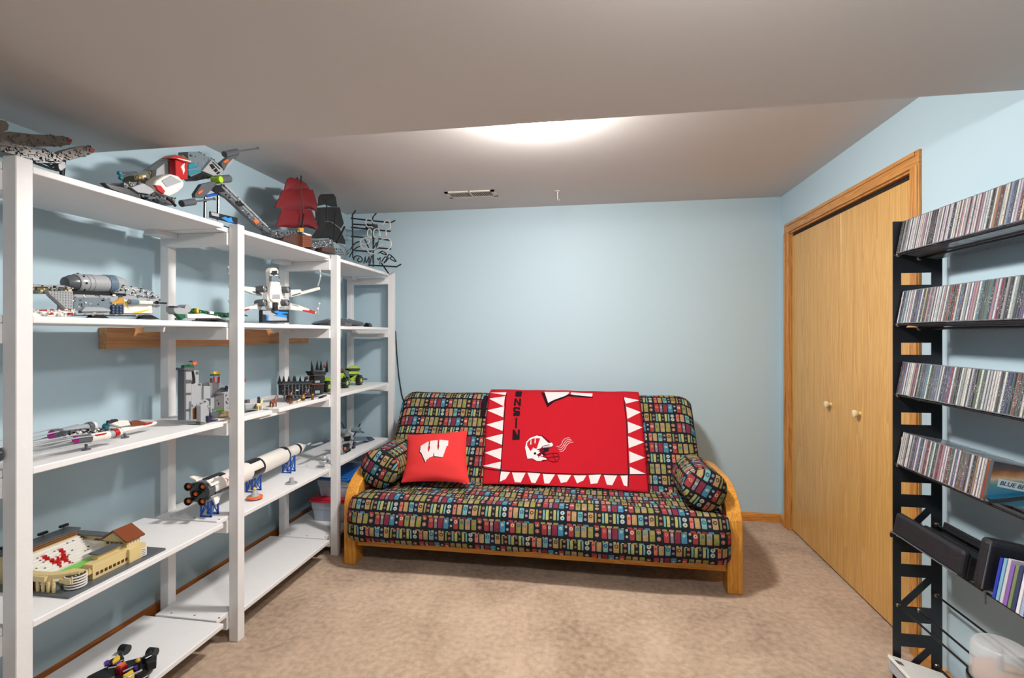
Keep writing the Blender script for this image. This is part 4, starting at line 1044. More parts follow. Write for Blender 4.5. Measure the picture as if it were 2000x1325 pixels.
o = b.build('fin_studs', LG, t); o['kind'] = 'stuff'
slabs(t, 'fin_edge', BK, -1.605, .02, [(1.254,1.452),(1.257,1.453),(1.304,1.413),(1.3,1.411)])
slabs(t, 'window_block', NV, -1.613, .01, [(1.455,1.434),(1.498,1.436),(1.498,1.405),(1.455,1.403)])
for i in range(3):
    for j in range(3):
        p = [(1.459,1.429),(1.486,1.41)]; yq = p[0][0] + (p[1][0] - p[0][0]) * i / 2; zq = p[0][1] + (p[1][1] - p[0][1]) * j / 2
        MB().cyl((-1.613, yq, zq), (-1.61, yq, zq), .0028, n=10).build('stud', SB, t)
slabs(t, 'worn_panel', GLD, -1.615, .008, [(1.458,1.443),(1.473,1.448),(1.487,1.461),(1.5,1.464),(1.5,1.441),(1.458,1.437)]); slabs(t, 'white_panel', WH, -1.613, .01, [(1.5,1.458),(1.512,1.454),(1.613,1.453),(1.613,1.412),(1.5,1.408)]); slabs(t, 'orange_stripe', YE, -1.612, .002, [(1.529,1.412),(1.607,1.428),(1.562,1.41)], [(1.501,1.451),(1.512,1.448),(1.517,1.423),(1.508,1.434)], bevel=0)
c = [(-1.6,1.508,1.448),(-1.6,1.598,1.451),(-1.6,1.618,1.453),(-1.6,1.662,1.453)]
MB().cyl(c[0], Vector(c[0]).lerp(Vector(c[1]), .35), .009).build('cannon_base', SB, t, smooth=True); rod(t, 'cannon', WH, [c[0], c[1]], .007); rod(t, 'cannon_barrel', BK, [c[1], c[3]], .0035); MB().cyl(c[2], Vector(c[2]).lerp(Vector(c[3]), .1), .007).build('cannon_ring', BK, t)
slabs(t, 'keel', DG, -1.625, .15, [(1.339,1.402),(1.466,1.405),(1.628,1.408),(1.628,1.401),(1.466,1.397),(1.347,1.395)])
slabs(t, 'landing_foot', BK, -1.61, .05, [(1.4,1.4),(1.422,1.399),(1.447,1.389),(1.383,1.388)], [(1.584,1.404),(1.615,1.404),(1.645,1.392),(1.563,1.391)])
bricks(t, hull, -1.62, 60, [LG, WH, BG, DG], 14, .004, .012)

t = thing('toy_spaceship', 'small flat white and red brick-built craft beside the big grey gunship', 'toy spaceship', (-1.58, 1.2, T4))
b8 = [(1.146,1.401),(1.162,1.404),(1.184,1.404),(1.278,1.411),(1.278,1.394),(1.257,1.388),(1.146,1.384)]
slabs(t, 'hull', WH, -1.55, .07, b8); slabs(t, 'red_edge', RD, -1.547, .06, [(1.182,1.404),(1.229,1.409),(1.275,1.411),(1.275,1.407),(1.229,1.405),(1.182,1.401)]); slabs(t, 'red_block', RD, -1.545, .02, [(1.258,1.399),(1.273,1.4),(1.273,1.393),(1.258,1.392)], [(1.207,1.398),(1.217,1.398),(1.217,1.392),(1.207,1.391)])
slabs(t, 'lower_hull', DG, -1.552, .09, [(1.148,1.391),(1.241,1.394),(1.241,1.39),(1.148,1.387)]); slabs(t, 'engine', LG, -1.56, .04, [(1.169,1.408),(1.175,1.411),(1.188,1.407),(1.191,1.397),(1.169,1.399)]); bricks(t, b8, -1.55, 40, [WH, WH, LG], 15, .003, .009)

t = thing('toy_spaceship', 'slim green and grey brick-built starship behind the shelf post', 'toy spaceship', (-1.62, 1.98, T4))
g = [(1.765,1.439),(1.81,1.438),(1.879,1.432),(1.987,1.429),(2.107,1.427),(2.107,1.421),(1.999,1.409),(1.884,1.412),(1.765,1.421)]
slabs(t, 'green_hull', GR, -1.6, .06, g); slabs(t, 'nose', LG, -1.59, .08, [(1.686,1.443),(1.712,1.444),(1.714,1.439),(1.755,1.436),(1.755,1.414),(1.7,1.412),(1.686,1.423)]); slabs(t, 'tail_plate', DG, -1.585, .05, [(1.681,1.444),(1.706,1.445),(1.706,1.439),(1.683,1.437)])
cc = [(-1.6,1.758,1.438)][0]
MB().cyl((cc[0] - .03, cc[1], cc[2]), (cc[0] + .006, cc[1], cc[2]), .0155, n=20).build('canopy_disc', LG, t, smooth=True)
slabs(t, 'yellow_block', YE, -1.585, .03, [(1.793,1.441),(1.804,1.441),(1.804,1.421),(1.793,1.422)]); slabs(t, 'wing', WH, -1.565, .02, [(1.722,1.413),(1.801,1.419),(1.887,1.411),(1.912,1.403),(1.801,1.397),(1.727,1.398)]); slabs(t, 'green_tip', GR, -1.565, .03, [(1.672,1.413),(1.713,1.412),(1.715,1.398),(1.699,1.391)])
slabs(t, 'belly', LG, -1.57, .08, [(1.704,1.399),(1.781,1.4),(1.781,1.391),(1.704,1.39)]); slabs(t, 'skid', BK, -1.56, .1, [(1.767,1.399),(1.881,1.403),(1.926,1.393),(1.903,1.392),(1.869,1.397),(1.77,1.39)]); slabs(t, 'white_block', WH, -1.59, .03, [(1.867,1.432),(1.894,1.431),(1.892,1.42),(1.87,1.42)])
MB().box(-1.66, -1.6, 1.85, 2.1, T4, T4 + .012).build('landing_skid', DG, t)
bricks(t, g, -1.6, 50, [GR, GR, LG, DG], 16, .003, .01)

# ---- four-winged white fighter on a display stand
t = thing('toy_spaceship', 'white brick-built fighter with four spread wings on a black stand', 'toy spaceship', (-1.62, 2.42, T4))
fus = [(2.284,1.654),(2.294,1.668),(2.314,1.675),(2.338,1.676),(2.354,1.667),(2.352,1.639),(2.363,1.606),(2.376,1.581),(2.406,1.558),(2.411,1.526),(2.387,1.495),(2.363,1.465),(2.318,1.461),(2.288,1.461),(2.273,1.486),(2.264,1.51),(2.27,1.541),(2.292,1.579),(2.289,1.632)]
slabs(t, 'fuselage', WH, -1.6, .07, fus, bevel=.005)
slabs(t, 'nose_panel', TN if False else WH, -1.592, .02, [(2.284,1.598),(2.34,1.604),(2.358,1.577),(2.366,1.549),(2.364,1.517),(2.331,1.496),(2.3,1.495),(2.271,1.511),(2.27,1.541),(2.276,1.567)], bevel=.003); slabs(t, 'canopy', BG, -1.594, .02, [(2.287,1.63),(2.343,1.637),(2.343,1.609),(2.285,1.603)]); slabs(t, 'droid_bay', BK, -1.594, .02, [(2.294,1.656),(2.326,1.661),(2.33,1.642),(2.291,1.636)]); slabs(t, 'belly_panel', LG, -1.59, .01, [(2.289,1.536),(2.345,1.54),(2.349,1.518),(2.285,1.513)])
bricks(t, fus, -1.6, 60, [WH, LG, DG, BK], 17, .003, .009)
for p in [(-1.57,2.2,1.555),(-1.57,2.39,1.568),(-1.57,2.2,1.488),(-1.57,2.381,1.499)]:
    en = MB().lathe((p[0] - .05, p[1], p[2]), (1, 0, 0), [(0, .013), (.02, .0175), (.05, .0175), (.052, .0145), (.04, .0135), (.04, 0)], 20).build('engine', DG, t, smooth=True)
    MB().box(p[0] - .006, p[0] + .0005, p[1] - .012, p[1] + .012, p[2] - .0018, p[2] + .0018).box(p[0] - .006, p[0] + .0005, p[1] - .0018, p[1] + .0018, p[2] - .012, p[2] + .012).build('intake_cross', LG, en)
W4 = [[(2.237,1.564),(2.174,1.561),(2.1,1.56),(2.021,1.562),(2.021,1.544),(2.1,1.541),(2.167,1.53),(2.242,1.523)], [(2.475,1.577),(2.565,1.586),(2.58,1.575),(2.764,1.619),(2.77,1.603),(2.575,1.557),(2.48,1.536)], [(2.22,1.493),(2.153,1.472),(2.087,1.456),(2.015,1.441),(2.015,1.434),(2.087,1.444),(2.15,1.454),(2.22,1.455)], [(2.455,1.502),(2.531,1.496),(2.639,1.479),(2.715,1.467),(2.704,1.455),(2.574,1.466),(2.455,1.466)]]
for k, p in enumerate(W4): slabs(t, 'wing', WH, -1.61 + (k > 1) * .01, .022, p, bevel=.002)
slabs(t, 'red_stripe', RD, -1.598, .006, [(2.013,1.438),(2.085,1.451),(2.128,1.457),(2.128,1.451),(2.085,1.441),(2.013,1.435)], [(2.566,1.472),(2.631,1.471),(2.636,1.478),(2.695,1.469),(2.689,1.453),(2.57,1.464)]); slabs(t, 'wing_slot', DG, -1.608, .006, [(2.162,1.542),(2.208,1.543),(2.234,1.533),(2.234,1.526),(2.164,1.536)], [(2.562,1.568),(2.562,1.561),(2.481,1.541),(2.481,1.548)]); slabs(t, 'wing_cap', LG, -1.597, .01, [(2.153,1.474),(2.208,1.492),(2.214,1.487),(2.157,1.472)], [(2.469,1.499),(2.52,1.495),(2.53,1.487),(2.46,1.492)])
for p in ([(-1.6,2.724,1.62),(-1.6,2.741,1.651),(-1.6,2.752,1.683),(-1.6,2.747,1.712)], [(-1.6,2.724,1.446),(-1.6,2.724,1.486),(-1.6,2.741,1.517)], [(-1.6,2.009,1.556),(-1.6,1.999,1.578),(-1.6,1.993,1.606),(-1.6,1.99,1.633)], [(-1.6,2.012,1.434),(-1.6,2.006,1.461),(-1.6,1.996,1.483)]):
    rod(t, 'wing_gun', LG, p, .0045); MB().ball(p[-1], .006).ball(p[-2], .0065).build('gun_tip', WH, t, smooth=True)
slabs(t, 'stand_post', BK, -1.585, .03, [(2.299,1.496),(2.323,1.498),(2.325,1.453),(2.298,1.452)])
slabs(t, 'stand_base', BK, -1.56, .03, [(2.166,1.452),(2.383,1.463),(2.383,1.395),(2.166,1.39)])
slabs(t, 'plate_print', LG, -1.5595, .001, [(2.169,1.448),(2.228,1.452),(2.235,1.441),(2.275,1.433),(2.354,1.43),(2.361,1.406),(2.212,1.401),(2.212,1.428),(2.169,1.431)], bevel=0); slabs(t, 'plate_drawing', BRIGHTB, -1.559, .001, [(2.25,1.446),(2.287,1.455),(2.295,1.449),(2.366,1.449),(2.371,1.444),(2.307,1.439),(2.358,1.431),(2.353,1.42),(2.299,1.423),(2.243,1.426),(2.291,1.436)], [(2.189,1.427),(2.212,1.429),(2.21,1.402),(2.193,1.401),(2.198,1.417)], bevel=0)

t = thing('toy_spaceship', 'low dark grey brick-built saucer craft at the far end of the fourth level', 'toy spaceship', (-1.65, 3.15, T4))
cy, cx = 3.12, -1.68
MB().lathe((cx, cy, T4 + .004), (0, 0, 1), [(0, .10), (.006, .16), (.016, .175), (.03, .15), (.042, .09), (.052, .04), (.052, 0)], 24).build('saucer_hull', DG, t, smooth=True)
for k in range(14):
    a = k * 2 * math.pi / 14
    MB().obox((cx + .11 * math.cos(a), cy + .11 * math.sin(a), T4 + .039), (.09, .012, .006), Matrix.Rotation(a, 3, 'Z') @ Matrix.Rotation(.3, 3, 'Y')).build('hull_rib', (BG, LG, BK)[k % 3], t)
MB().box(cx + .1, cx + .17, cy - .24, cy - .15, T4, T4 + .02).box(cx + .0, cx + .06, cy - .24, cy - .15, T4, T4 + .02).build('prong', DG, t)
MB().lathe((cx + .12, cy + .16, T4 + .01), (0, 1, 0), [(0, .02), (.05, .02), (.07, .012)], 14).build('cockpit', BK, t, smooth=True)
MB().cyl((cx, cy, T4 + .05), (cx, cy, T4 + .058), .02).build('turret', BK, t, smooth=True)

# ================================================================ toys on the third level
t = thing('toy_spaceship', 'white and grey brick-built bomber with long rods and magenta engine tips', 'toy spaceship', (-1.64, 1.5, T3))
nose = [(1.495,1.007),(1.584,1.004),(1.639,1.006),(1.648,1.001),(1.636,.992),(1.566,.99),(1.502,.988)]
slabs(t, 'nose', WH, -1.62, .05, nose, bevel=.004); slabs(t, 'nose_stripe', RD, -1.617, .02, [(1.581,1.006),(1.622,1.006),(1.618,1.001),(1.585,1)])
slabs(t, 'cockpit', WH, -1.615, .045, [(1.456,1.027),(1.475,1.036),(1.52,1.03),(1.531,1.011),(1.487,1.012)], bevel=.003); slabs(t, 'windshield', BR, -1.614, .04, [(1.529,1.02),(1.56,1.023),(1.591,1.009),(1.578,1.005),(1.533,1.01)])
rod(t, 'gun', BK, [(-1.62,1.445,1.037),(-1.62,1.481,1.035)], .005); rod(t, 'gun', BK, [(-1.63,1.469,1.037),(-1.63,1.488,1.035)], .005)
c = [(-1.64,1.458,1.02)][0]; MB().ball(c, .011).build('dome', TE, t, smooth=True)
for X_, pts, rr, body in ((-1.56, [(-1.56,1.284,1.012),(-1.56,1.292,1.011),(-1.56,1.334,1.007),(-1.56,1.394,1.005),(-1.56,1.412,1.006),(-1.56,1.426,1.007),(-1.56,1.438,1.007)], .013, WH), (-1.74, [(-1.74,1.355,1.007),(-1.74,1.363,1.006),(-1.74,1.393,1.005),(-1.74,1.449,1.009),(-1.74,1.479,1.009),(-1.74,1.494,1.01),(-1.74,1.505,1.01)], .016, LG)):
    MB().cyl(pts[0], pts[1], rr * .4, rr).build('engine_tip', MG, t, smooth=True)
    MB().cyl(pts[1], pts[2], rr, n=16).build('engine_frame', DG, t, smooth=True)
    MB().cyl(pts[2], pts[3], rr * 1.05, n=16).build('engine', body, t, smooth=True)
    MB().cyl(pts[3], pts[4], rr * .9, n=16).build('engine_collar', LG, t, smooth=True)
    MB().cyl(pts[4], pts[5], rr * 1.08, n=16).build('engine_ring', RD if body is WH else DG, t, smooth=True)
    MB().ball(pts[5], rr * 1.08, 1, 1.2, 1).build('engine_dome', WH, t, smooth=True)
    for k in range(4):
        a = k * math.pi / 2 + .5; o1 = Vector((.0, 0, 0)) + Vector((math.cos(a) * rr * 1.2, 0, math.sin(a) * rr * 1.2))
        d = (Vector(pts[2]) - Vector(pts[4])).normalized()
        rod(t, 'long_rod', LG, [Vector(pts[2]) + o1, Vector(pts[1]) + o1, Vector(pts[1]) + o1 + d * .30], .0022)
    MB().cyl(Vector(pts[1]) + d * .2, Vector(pts[1]) + d * .204, rr * 1.45, n=16).build('rod_ring', DG, t)
mid = [(1.313,1.011),(1.334,1.027),(1.411,1.022),(1.514,1.001),(1.485,.988),(1.394,.999)]
slabs(t, 'wing_body', DG, -1.64, .06, mid); bricks(t, mid, -1.64, 70, [DG, LG, BK, WH], 18, .004, .011)
slabs(t, 'red_mark', RD, -1.545, .004, [(1.341,1.017),(1.378,1.016),(1.376,1.013),(1.346,1.013)], bevel=0)
for p in ([(-1.62,1.509,.986),(-1.62,1.511,.968)], [(-1.57,1.331,.994),(-1.57,1.332,.977)], [(-1.68,1.397,.984),(-1.68,1.397,.964)]):
    rod(t, 'landing_leg', DG, p, .004); MB().cyl((p[1][0], p[1][1], T3), (p[1][0], p[1][1], T3 + .004), .012).build('foot', DG, t)
    rod(t, 'leg_shaft', DG, [p[1], (p[1][0], p[1][1], T3 + .003)], .004)

# ---- grey castle
t = thing('toy_castle', 'light grey brick-built castle with a tall tower and brown gate', 'toy castle', (-1.62, 1.95, T3))
def cs(name, m, xf, th, poly, **k): return slabs(t, name, m, xf, th, poly, **k)
cs('tower', LG, -1.6, .07, [(1.747,1.197),(1.782,1.195),(1.782,.988),(1.747,.991)]); cs('tower_shaded_side', DG, -1.597, .06, [(1.743,1.198),(1.753,1.196),(1.753,.993),(1.743,.992)])  # dark grey strip paints the tower's shaded near side
cs('tower_band', DG, -1.596, .075, [(1.751,1.153),(1.778,1.151),(1.778,1.138),(1.751,1.14)]); cs('tower_band', DG, -1.596, .075, [(1.75,1.101),(1.778,1.098),(1.778,1.091),(1.75,1.094)]); cs('tower_band', DG, -1.596, .075, [(1.749,1.036),(1.778,1.032),(1.778,1.025),(1.749,1.029)])
cs('tower_top', DG, -1.59, .09, [(1.735,1.202),(1.787,1.198),(1.787,1.189),(1.735,1.192)]); cs('tower_plants', GR, -1.6, .02, [(1.747,1.201),(1.748,1.211),(1.754,1.212),(1.757,1.203),(1.765,1.212),(1.766,1.203),(1.778,1.212),(1.779,1.202),(1.792,1.209),(1.792,1.198)], bevel=0); cs('flag', OR, -1.6, .003, [(1.788,1.222),(1.798,1.219),(1.81,1.224),(1.809,1.212),(1.798,1.209),(1.79,1.211)], bevel=0); cs('bird', BK, -1.605, .008, [(1.78,1.222),(1.789,1.227),(1.796,1.225),(1.788,1.221)], bevel=0); rod(t, 'flag_pole', BK, [(-1.603,1.794,1.222),(-1.603,1.795,1.197)], .0018)
cs('inner_tower', LG, -1.62, .06, [(1.804,1.186),(1.844,1.183),(1.844,1.129),(1.804,1.129)]); cs('dark_arch', BK, -1.6175, .02, [(1.805,1.185),(1.815,1.185),(1.823,1.151),(1.823,1.129),(1.802,1.131),(1.808,1.152)]); cs('parapet', DG, -1.617, .065, [(1.827,1.18),(1.839,1.179),(1.839,1.167),(1.827,1.168)])
cs('curtain_wall', LG, -1.61, .05, [(1.793,1.13),(1.811,1.13),(1.812,1.133),(1.854,1.128),(1.854,1.055),(1.793,1.061)]); cs('curtain_wall', WH if False else LG, -1.6, .05, [(1.847,1.118),(1.885,1.114),(1.885,1.061),(1.847,1.064)]); cs('merlon', DG, -1.605, .05, [(1.85,1.129),(1.876,1.126),(1.876,1.117),(1.85,1.118)], ); cs('merlon', DG, -1.607, .05, [(1.828,1.13),(1.841,1.128),(1.841,1.121),(1.828,1.122)])
cs('keep', LG, -1.625, .05, [(1.908,1.128),(1.917,1.129),(1.976,1.122),(1.958,1.075),(1.937,1.062),(1.917,1.062),(1.915,1.11),(1.908,1.116)]); cs('gate_house', LG, -1.59, .06, [(1.771,1.065),(1.85,1.062),(1.865,1.052),(1.865,.981),(1.771,.99)]); cs('gate', BR, -1.587, .01, [(1.776,1.033),(1.789,1.038),(1.81,1.036),(1.81,.993),(1.777,.989)]); cs('gate_arch', DG, -1.586, .02, [(1.787,1.041),(1.818,1.041),(1.816,1.033),(1.789,1.035)])
cs('turret', LG, -1.56, .035, [(1.785,1.046),(1.809,1.048),(1.822,1.046),(1.822,.965),(1.785,.972)]); cs('turret_base', DG, -1.559, .04, [(1.783,.98),(1.805,.976),(1.805,.968),(1.783,.972)])
cs('side_wall', LG, -1.61, .05, [(1.897,1.062),(1.923,1.064),(1.975,1.073),(2.025,1.07),(2.025,.989),(1.897,.998)]); cs('arrow_slit', BK, -1.609, .004, [(1.939,1.037),(1.945,1.036),(1.945,1.024),(1.939,1.024)]); cs('arrow_slit', BK, -1.609, .004, [(1.988,1.035),(1.994,1.034),(1.994,1.021),(1.988,1.022)])
for x_ in (632, 712, 862): pass
cs('wall_seam', DG, -1.608, .003, [(1.919,1.064),(1.922,1.065),(1.922,.999),(1.919,.999)]); cs('wall_seam', DG, -1.608, .003, [(1.971,1.073),(1.973,1.074),(1.973,.997),(1.971,.996)]); cs('grass', LGN, -1.607, .01, [(1.923,1.009),(1.967,1.004),(1.967,.996),(1.923,.999)]); cs('rock', TN, -1.585, .03, [(1.926,.977),(1.928,.986),(1.947,.988),(1.947,.996),(1.993,.994),(1.993,.967)]); cs('rock', DG, -1.59, .04, [(1.873,1.002),(1.933,.998),(1.933,.979),(1.876,.985)])
cs('banner', RD, -1.61, .004, [(1.916,1.152),(1.921,1.151),(1.919,1.128),(1.916,1.127)], bevel=0); cs('banner', RD, -1.61, .004, [(1.941,1.146),(1.95,1.15),(1.95,1.121),(1.94,1.122)], bevel=0); cs('yellow_flag', YE, -1.605, .004, [(1.906,1.172),(1.925,1.174),(1.948,1.171),(1.947,1.161),(1.925,1.16),(1.91,1.163)], bevel=0); cs('roof_board', GR, -1.61, .03, [(1.913,1.161),(1.952,1.16),(1.952,1.153),(1.913,1.155)])
p = [(-1.6,1.889,1.142)][0]; MB().ball(p, .006).build('figure_head', DBR, t, smooth=True); MB().cyl((p[0], p[1], p[2] - .014), p, .006, .004).build('figure_body', DBR, t, smooth=True)
cs('catapult', DG, -1.585, .03, [(1.903,1.082),(1.951,1.102),(1.97,1.087),(1.97,1.081),(1.91,1.081)]); p = [(-1.58,1.953,1.099)][0]; MB().ball(p, .007, 1, 1, 1.6).build('catapult_load', DBR, t, smooth=True)
cs('moat_figures', NV, -1.55, .02, [(1.811,.999),(1.82,1),(1.829,.991),(1.835,.98),(1.867,.977),(1.869,.972),(1.841,.974),(1.813,.975)], bevel=0); cs('crate', BK, -1.57, .015, [(1.849,.995),(1.861,.993),(1.861,.985),(1.849,.987)])
cs('base_plate', DTN, -1.545, .16, [(1.768,.975),(1.81,.97),(1.861,.969),(1.922,.97),(1.943,.971),(1.943,.969),(1.817,.967),(1.768,.973)], bevel=0)
cs('corner_tower', LG, -1.6, .035, [(2.057,1.117),(2.1,1.111),(2.1,.986),(2.057,.985)]); cs('star_banner', RD, -1.595, .02, [(2.054,1.131),(2.074,1.138),(2.079,1.13),(2.102,1.124),(2.094,1.119),(2.099,1.113),(2.074,1.118)], bevel=0)
cs('low_wall', LG, -1.59, .02, [(2.088,1.002),(2.114,1.001),(2.202,.994),(2.207,.969),(2.088,.984)]); cs('drawbridge', BG, -1.57, .12, [(2.062,.99),(2.183,.974),(2.318,.955),(2.318,.952),(2.183,.969),(2.062,.985)], bevel=0); cs('crate', DG, -1.585, .02, [(2.092,1.029),(2.112,1.028),(2.112,1.011),(2.092,1.013)]); cs('rock', DTN, -1.58, .03, [(2.031,.99),(2.073,.987),(2.075,.974),(2.031,.977)])
for k in range(22):
    rnd = random.Random(k); 
    y = 1.83 + rnd.random() * .1; z = T3 + .03 + rnd.random() * .12
o = bricks(t, [(1.897,1.062),(1.923,1.064),(1.975,1.073),(2.025,1.07),(2.025,.989),(1.897,.998)], -1.61, 16, [LG, LG, DG], 20, .006, .012); bricks(t, [(1.771,1.065),(1.85,1.062),(1.865,1.052),(1.865,.981),(1.819,.989),(1.817,1.042),(1.771,1.042)], -1.59, 14, [LG, DG], 21, .005, .012)

# ---- toy horses and riders
def horse(label, c, m, rider=None, face=1):
    t = thing('toy_horse', label, 'toy horse', c, 'toy horses by the castle')
    x, y, z = c; f = face
    MB().ball((x, y, z + .020), .010, .8, 1.5, .8).build('body', m, t, smooth=True)
    MB().cyl((x, y + f * .011, z + .022), (x, y + f * .019, z + .036), .006, .004).ball((x, y + f * .023, z + .037), .005, .8, 1.5, .8).build('head', m, t, smooth=True)
    for dx in (-.005, .005):
        for dy in (-.010, .010):
            MB().cyl((x + dx, y + dy, z), (x + dx, y + dy, z + .017), .0026).build('leg', m, t)
    MB().tube([(x, y - f * .014, z + .024), (x, y - f * .019, z + .018), (x, y - f * .019, z + .008)], .0024).build('tail', DBR, t)
    if rider:
        MB().cyl((x, y, z + .026), (x, y, z + .04), .006, .005).ball((x, y, z + .045), .0055).build('rider', rider, t, smooth=True)
    t.scale = (1.3, 1.3, 1.3)
horse('tan toy horse on the board gap by the castle drawbridge', (-1.575, 2.16, T3), TN, NV)
horse('reddish brown toy horse beside the tan one', (-1.575, 2.27, T3), BR)
horse('chestnut toy horse with a dark rider in front of the black fortress', (-1.62, 2.47, T3), BR, DBR)
horse('dark toy horse with a grey rider touching the black fortress', (-1.60, 2.60, T3), DBR, DG)
def wolf(label, c, m):
    t = thing('toy_wolf', label, 'toy animal', c, 'toy wolves by the fortress'); x, y, z = c
    MB().ball((x, y, z + .010), .007, .8, 1.7, .8).build('body', m, t, smooth=True); MB().ball((x, y + .013, z + .013), .005, .8, 1.3, 1).build('head', m, t, smooth=True)
    for dx in (-.004, .004):
        for dy in (-.007, .007): MB().cyl((x + dx, y + dy, z), (x + dx, y + dy, z + .008), .002).build('leg', m, t)
wolf('brown and white toy wolf crouching nearest the shelf edge', (-1.55, 2.38, T3), BR); wolf('brown toy wolf behind the crouching one', (-1.58, 2.41, T3), DBR); wolf('tan toy wolf beside the black fortress', (-1.545, 2.44, T3), TN)
def minifig(label, c, torso, legs, hat):
    t = thing('toy_figure', label, 'toy figure', c, 'small toy figures'); x, y, z = c
    MB().box(x - .004, x + .004, y - .0075, y - .0006, z, z + .013).box(x - .004, x + .004, y + .0006, y + .0075, z, z + .013).build('legs', legs, t)
    MB().prx([(y - .008, z + .013), (y + .008, z + .013), (y + .0055, z + .026), (y - .0055, z + .026)], x + .004, .008).build('torso', torso, t)
    for s in (-1, 1): rod(t, 'arm', torso, [(x, y + s * .0065, z + .024), (x + .003, y + s * .010, z + .015)], .0022)
    MB().cyl((x, y, z + .026), (x, y, z + .034), .0048, n=12).build('head', YE, t, smooth=True); MB().ball((x, y, z + .034), .0056, 1, 1, .8).build('hat', hat, t, smooth=True)
minifig('toy figure with reddish torso standing at the shelf edge by the fortress', (-1.53, 2.55, T3), BR, BR, DBR)
minifig('toy figure in gold standing before the black fortress', (-1.56, 2.51, T3), GLD, DBR, DBR)

# ---- black spiked fortress
t = thing('toy_fortress', 'black brick-built fortress wall and tower with tall spikes', 'toy castle', (-1.66, 2.78, T3))
X = -1.62
slabs(t, 'wall', BK, X, .05, [(2.414,1.071),(2.713,1.042),(2.725,.976),(2.414,1.011)]); slabs(t, 'battlement', BK, X + .006, .062, [(2.403,1.084),(2.703,1.058),(2.703,1.043),(2.403,1.072)])
slabs(t, 'ledge', DG, X + .008, .066, [(2.4,1.073),(2.704,1.044),(2.704,1.04),(2.4,1.068)])
for p in [(-1.62,2.417,1.083),(-1.62,2.453,1.079),(-1.62,2.499,1.075),(-1.62,2.546,1.072),(-1.62,2.557,1.071),(-1.62,2.606,1.066),(-1.62,2.656,1.061),(-1.62,2.705,1.057)]:
    MB().cyl((p[0] - .02, p[1], p[2]), (p[0] - .02, p[1], p[2] + .032), .008, .0008, 8).build('small_spike', BK, t)
slabs(t, 'tower', BK, X + .012, .075, [(2.701,1.095),(2.818,1.088),(2.8,.965),(2.687,.976)]); slabs(t, 'crown', BK, X + .025, .1, [(2.649,1.121),(2.822,1.107),(2.804,1.088),(2.675,1.095)])
for p, q in zip([(-1.6,2.666,1.113),(-1.6,2.716,1.121),(-1.6,2.759,1.118),(-1.6,2.822,1.102)], [(-1.6,2.654,1.183),(-1.6,2.717,1.181),(-1.6,2.758,1.178),(-1.6,2.829,1.175)]):
    MB().cyl(p, q, .011, .0008, 8).build('tall_spike', BK, t)
slabs(t, 'brown_trim', BR, X + .016, .08, [(2.666,1.046),(2.813,1.035),(2.813,1.028),(2.666,1.039)]); slabs(t, 'brown_trim', BR, X + .03, .1, [(2.668,1.097),(2.793,1.09),(2.793,1.086),(2.668,1.093)])
slabs(t, 'tower_window', LG, X + .0135, .004, [(2.707,1.06),(2.757,1.057),(2.757,1.044),(2.707,1.047)], [(2.707,1.002),(2.757,.997),(2.757,.98),(2.707,.984)])
b = MB()
for k in range(9):
    q = [(2.427,1.066),(2.692,.98)]; yy = q[0][0] + (q[1][0] - q[0][0]) * k / 8
    b.box(X - .002, X + .004, yy - .004, yy + .004, q[1][1], q[0][1])
b.build('buttress', DG, t); slabs(t, 'grey_plate', WH, X + .005, .006, [(2.527,1.027),(2.553,1.024),(2.553,1.018),(2.527,1.02)])
slabs(t, 'base_plate', DG, X + .05, .15, [(2.419,1.011),(2.798,.959),(2.798,.952),(2.602,.978),(2.419,1.008)], bevel=0)
p = [(-1.6,2.802,1.14)][0]; MB().ball(p, .009, 1, 1, 1.3).build('tower_guard', BR, t, smooth=True); p = [(-1.6,2.612,1.085)][0]; MB().ball(p, .008, 1, 1, 1.4).build('wall_guard', DBR, t, smooth=True)
bricks(t, [(2.414,1.067),(2.713,1.037),(2.725,.976),(2.414,1.011)], X, 50, [BK, DG, BK], 22, .004, .01)
tag(MB().prz([(-1.525, 2.60), (-1.515, 2.63), (-1.54, 2.72), (-1.55, 2.70)], T3, T3 + .008).build('brick_piece', BK, bevel=.001), 'loose flat black brick plate lying before the fortress', 'toy brick')

# ---- lime green buggy
t = thing('toy_vehicle', 'lime green brick-built buggy with big black wheels', 'toy vehicle', (-1.68, 3.2, T3))
for p, r in zip([(-1.63,3.141,.99),(-1.63,3.346,.992),(-1.63,2.905,1.013)], (.034, .034, .034)):
    wz = T3 + r
    wh_ = MB().lathe((p[0] - .03, p[1], wz), (1, 0, 0), [(0, r * .8), (.004, r), (.026, r), (.03, r * .8), (.03, r * .45)], 18).build('wheel', BK, t, smooth=True)
    MB().lathe((p[0] - .004, p[1], wz), (1, 0, 0), [(0, r * .45), (.006, r * .42), (.008, .006), (.01, 0)], 10).build('hub', LM, wh_, smooth=True)
    b = MB()
    for k in range(12):
        a = k * math.pi / 6; b.obox((p[0] - .015, p[1] + r * math.cos(a), wz + r * math.sin(a)), (.028, .006, .006), Matrix.Rotation(a, 3, 'X'))
    b.build('tread', BK, wh_)
MB().lathe((-1.80, 3.15, T3 + .034), (1, 0, 0), [(0, .027), (.004, .034), (.026, .034), (.03, .027)], 18).build('wheel', BK, t, smooth=True); MB().lathe((-1.80, 3.42, T3 + .034), (1, 0, 0), [(0, .027), (.004, .034), (.026, .034), (.03, .027)], 18).build('wheel', BK, t, smooth=True)
lb = [(3.096,1.074),(3.175,1.07),(3.188,1.023),(3.252,1.003),(3.404,.998),(3.404,1.03),(3.32,1.041),(3.24,1.024),(3.122,1.012),(2.992,1.013),(2.963,1.02),(2.992,1.057),(3.096,1.039)]
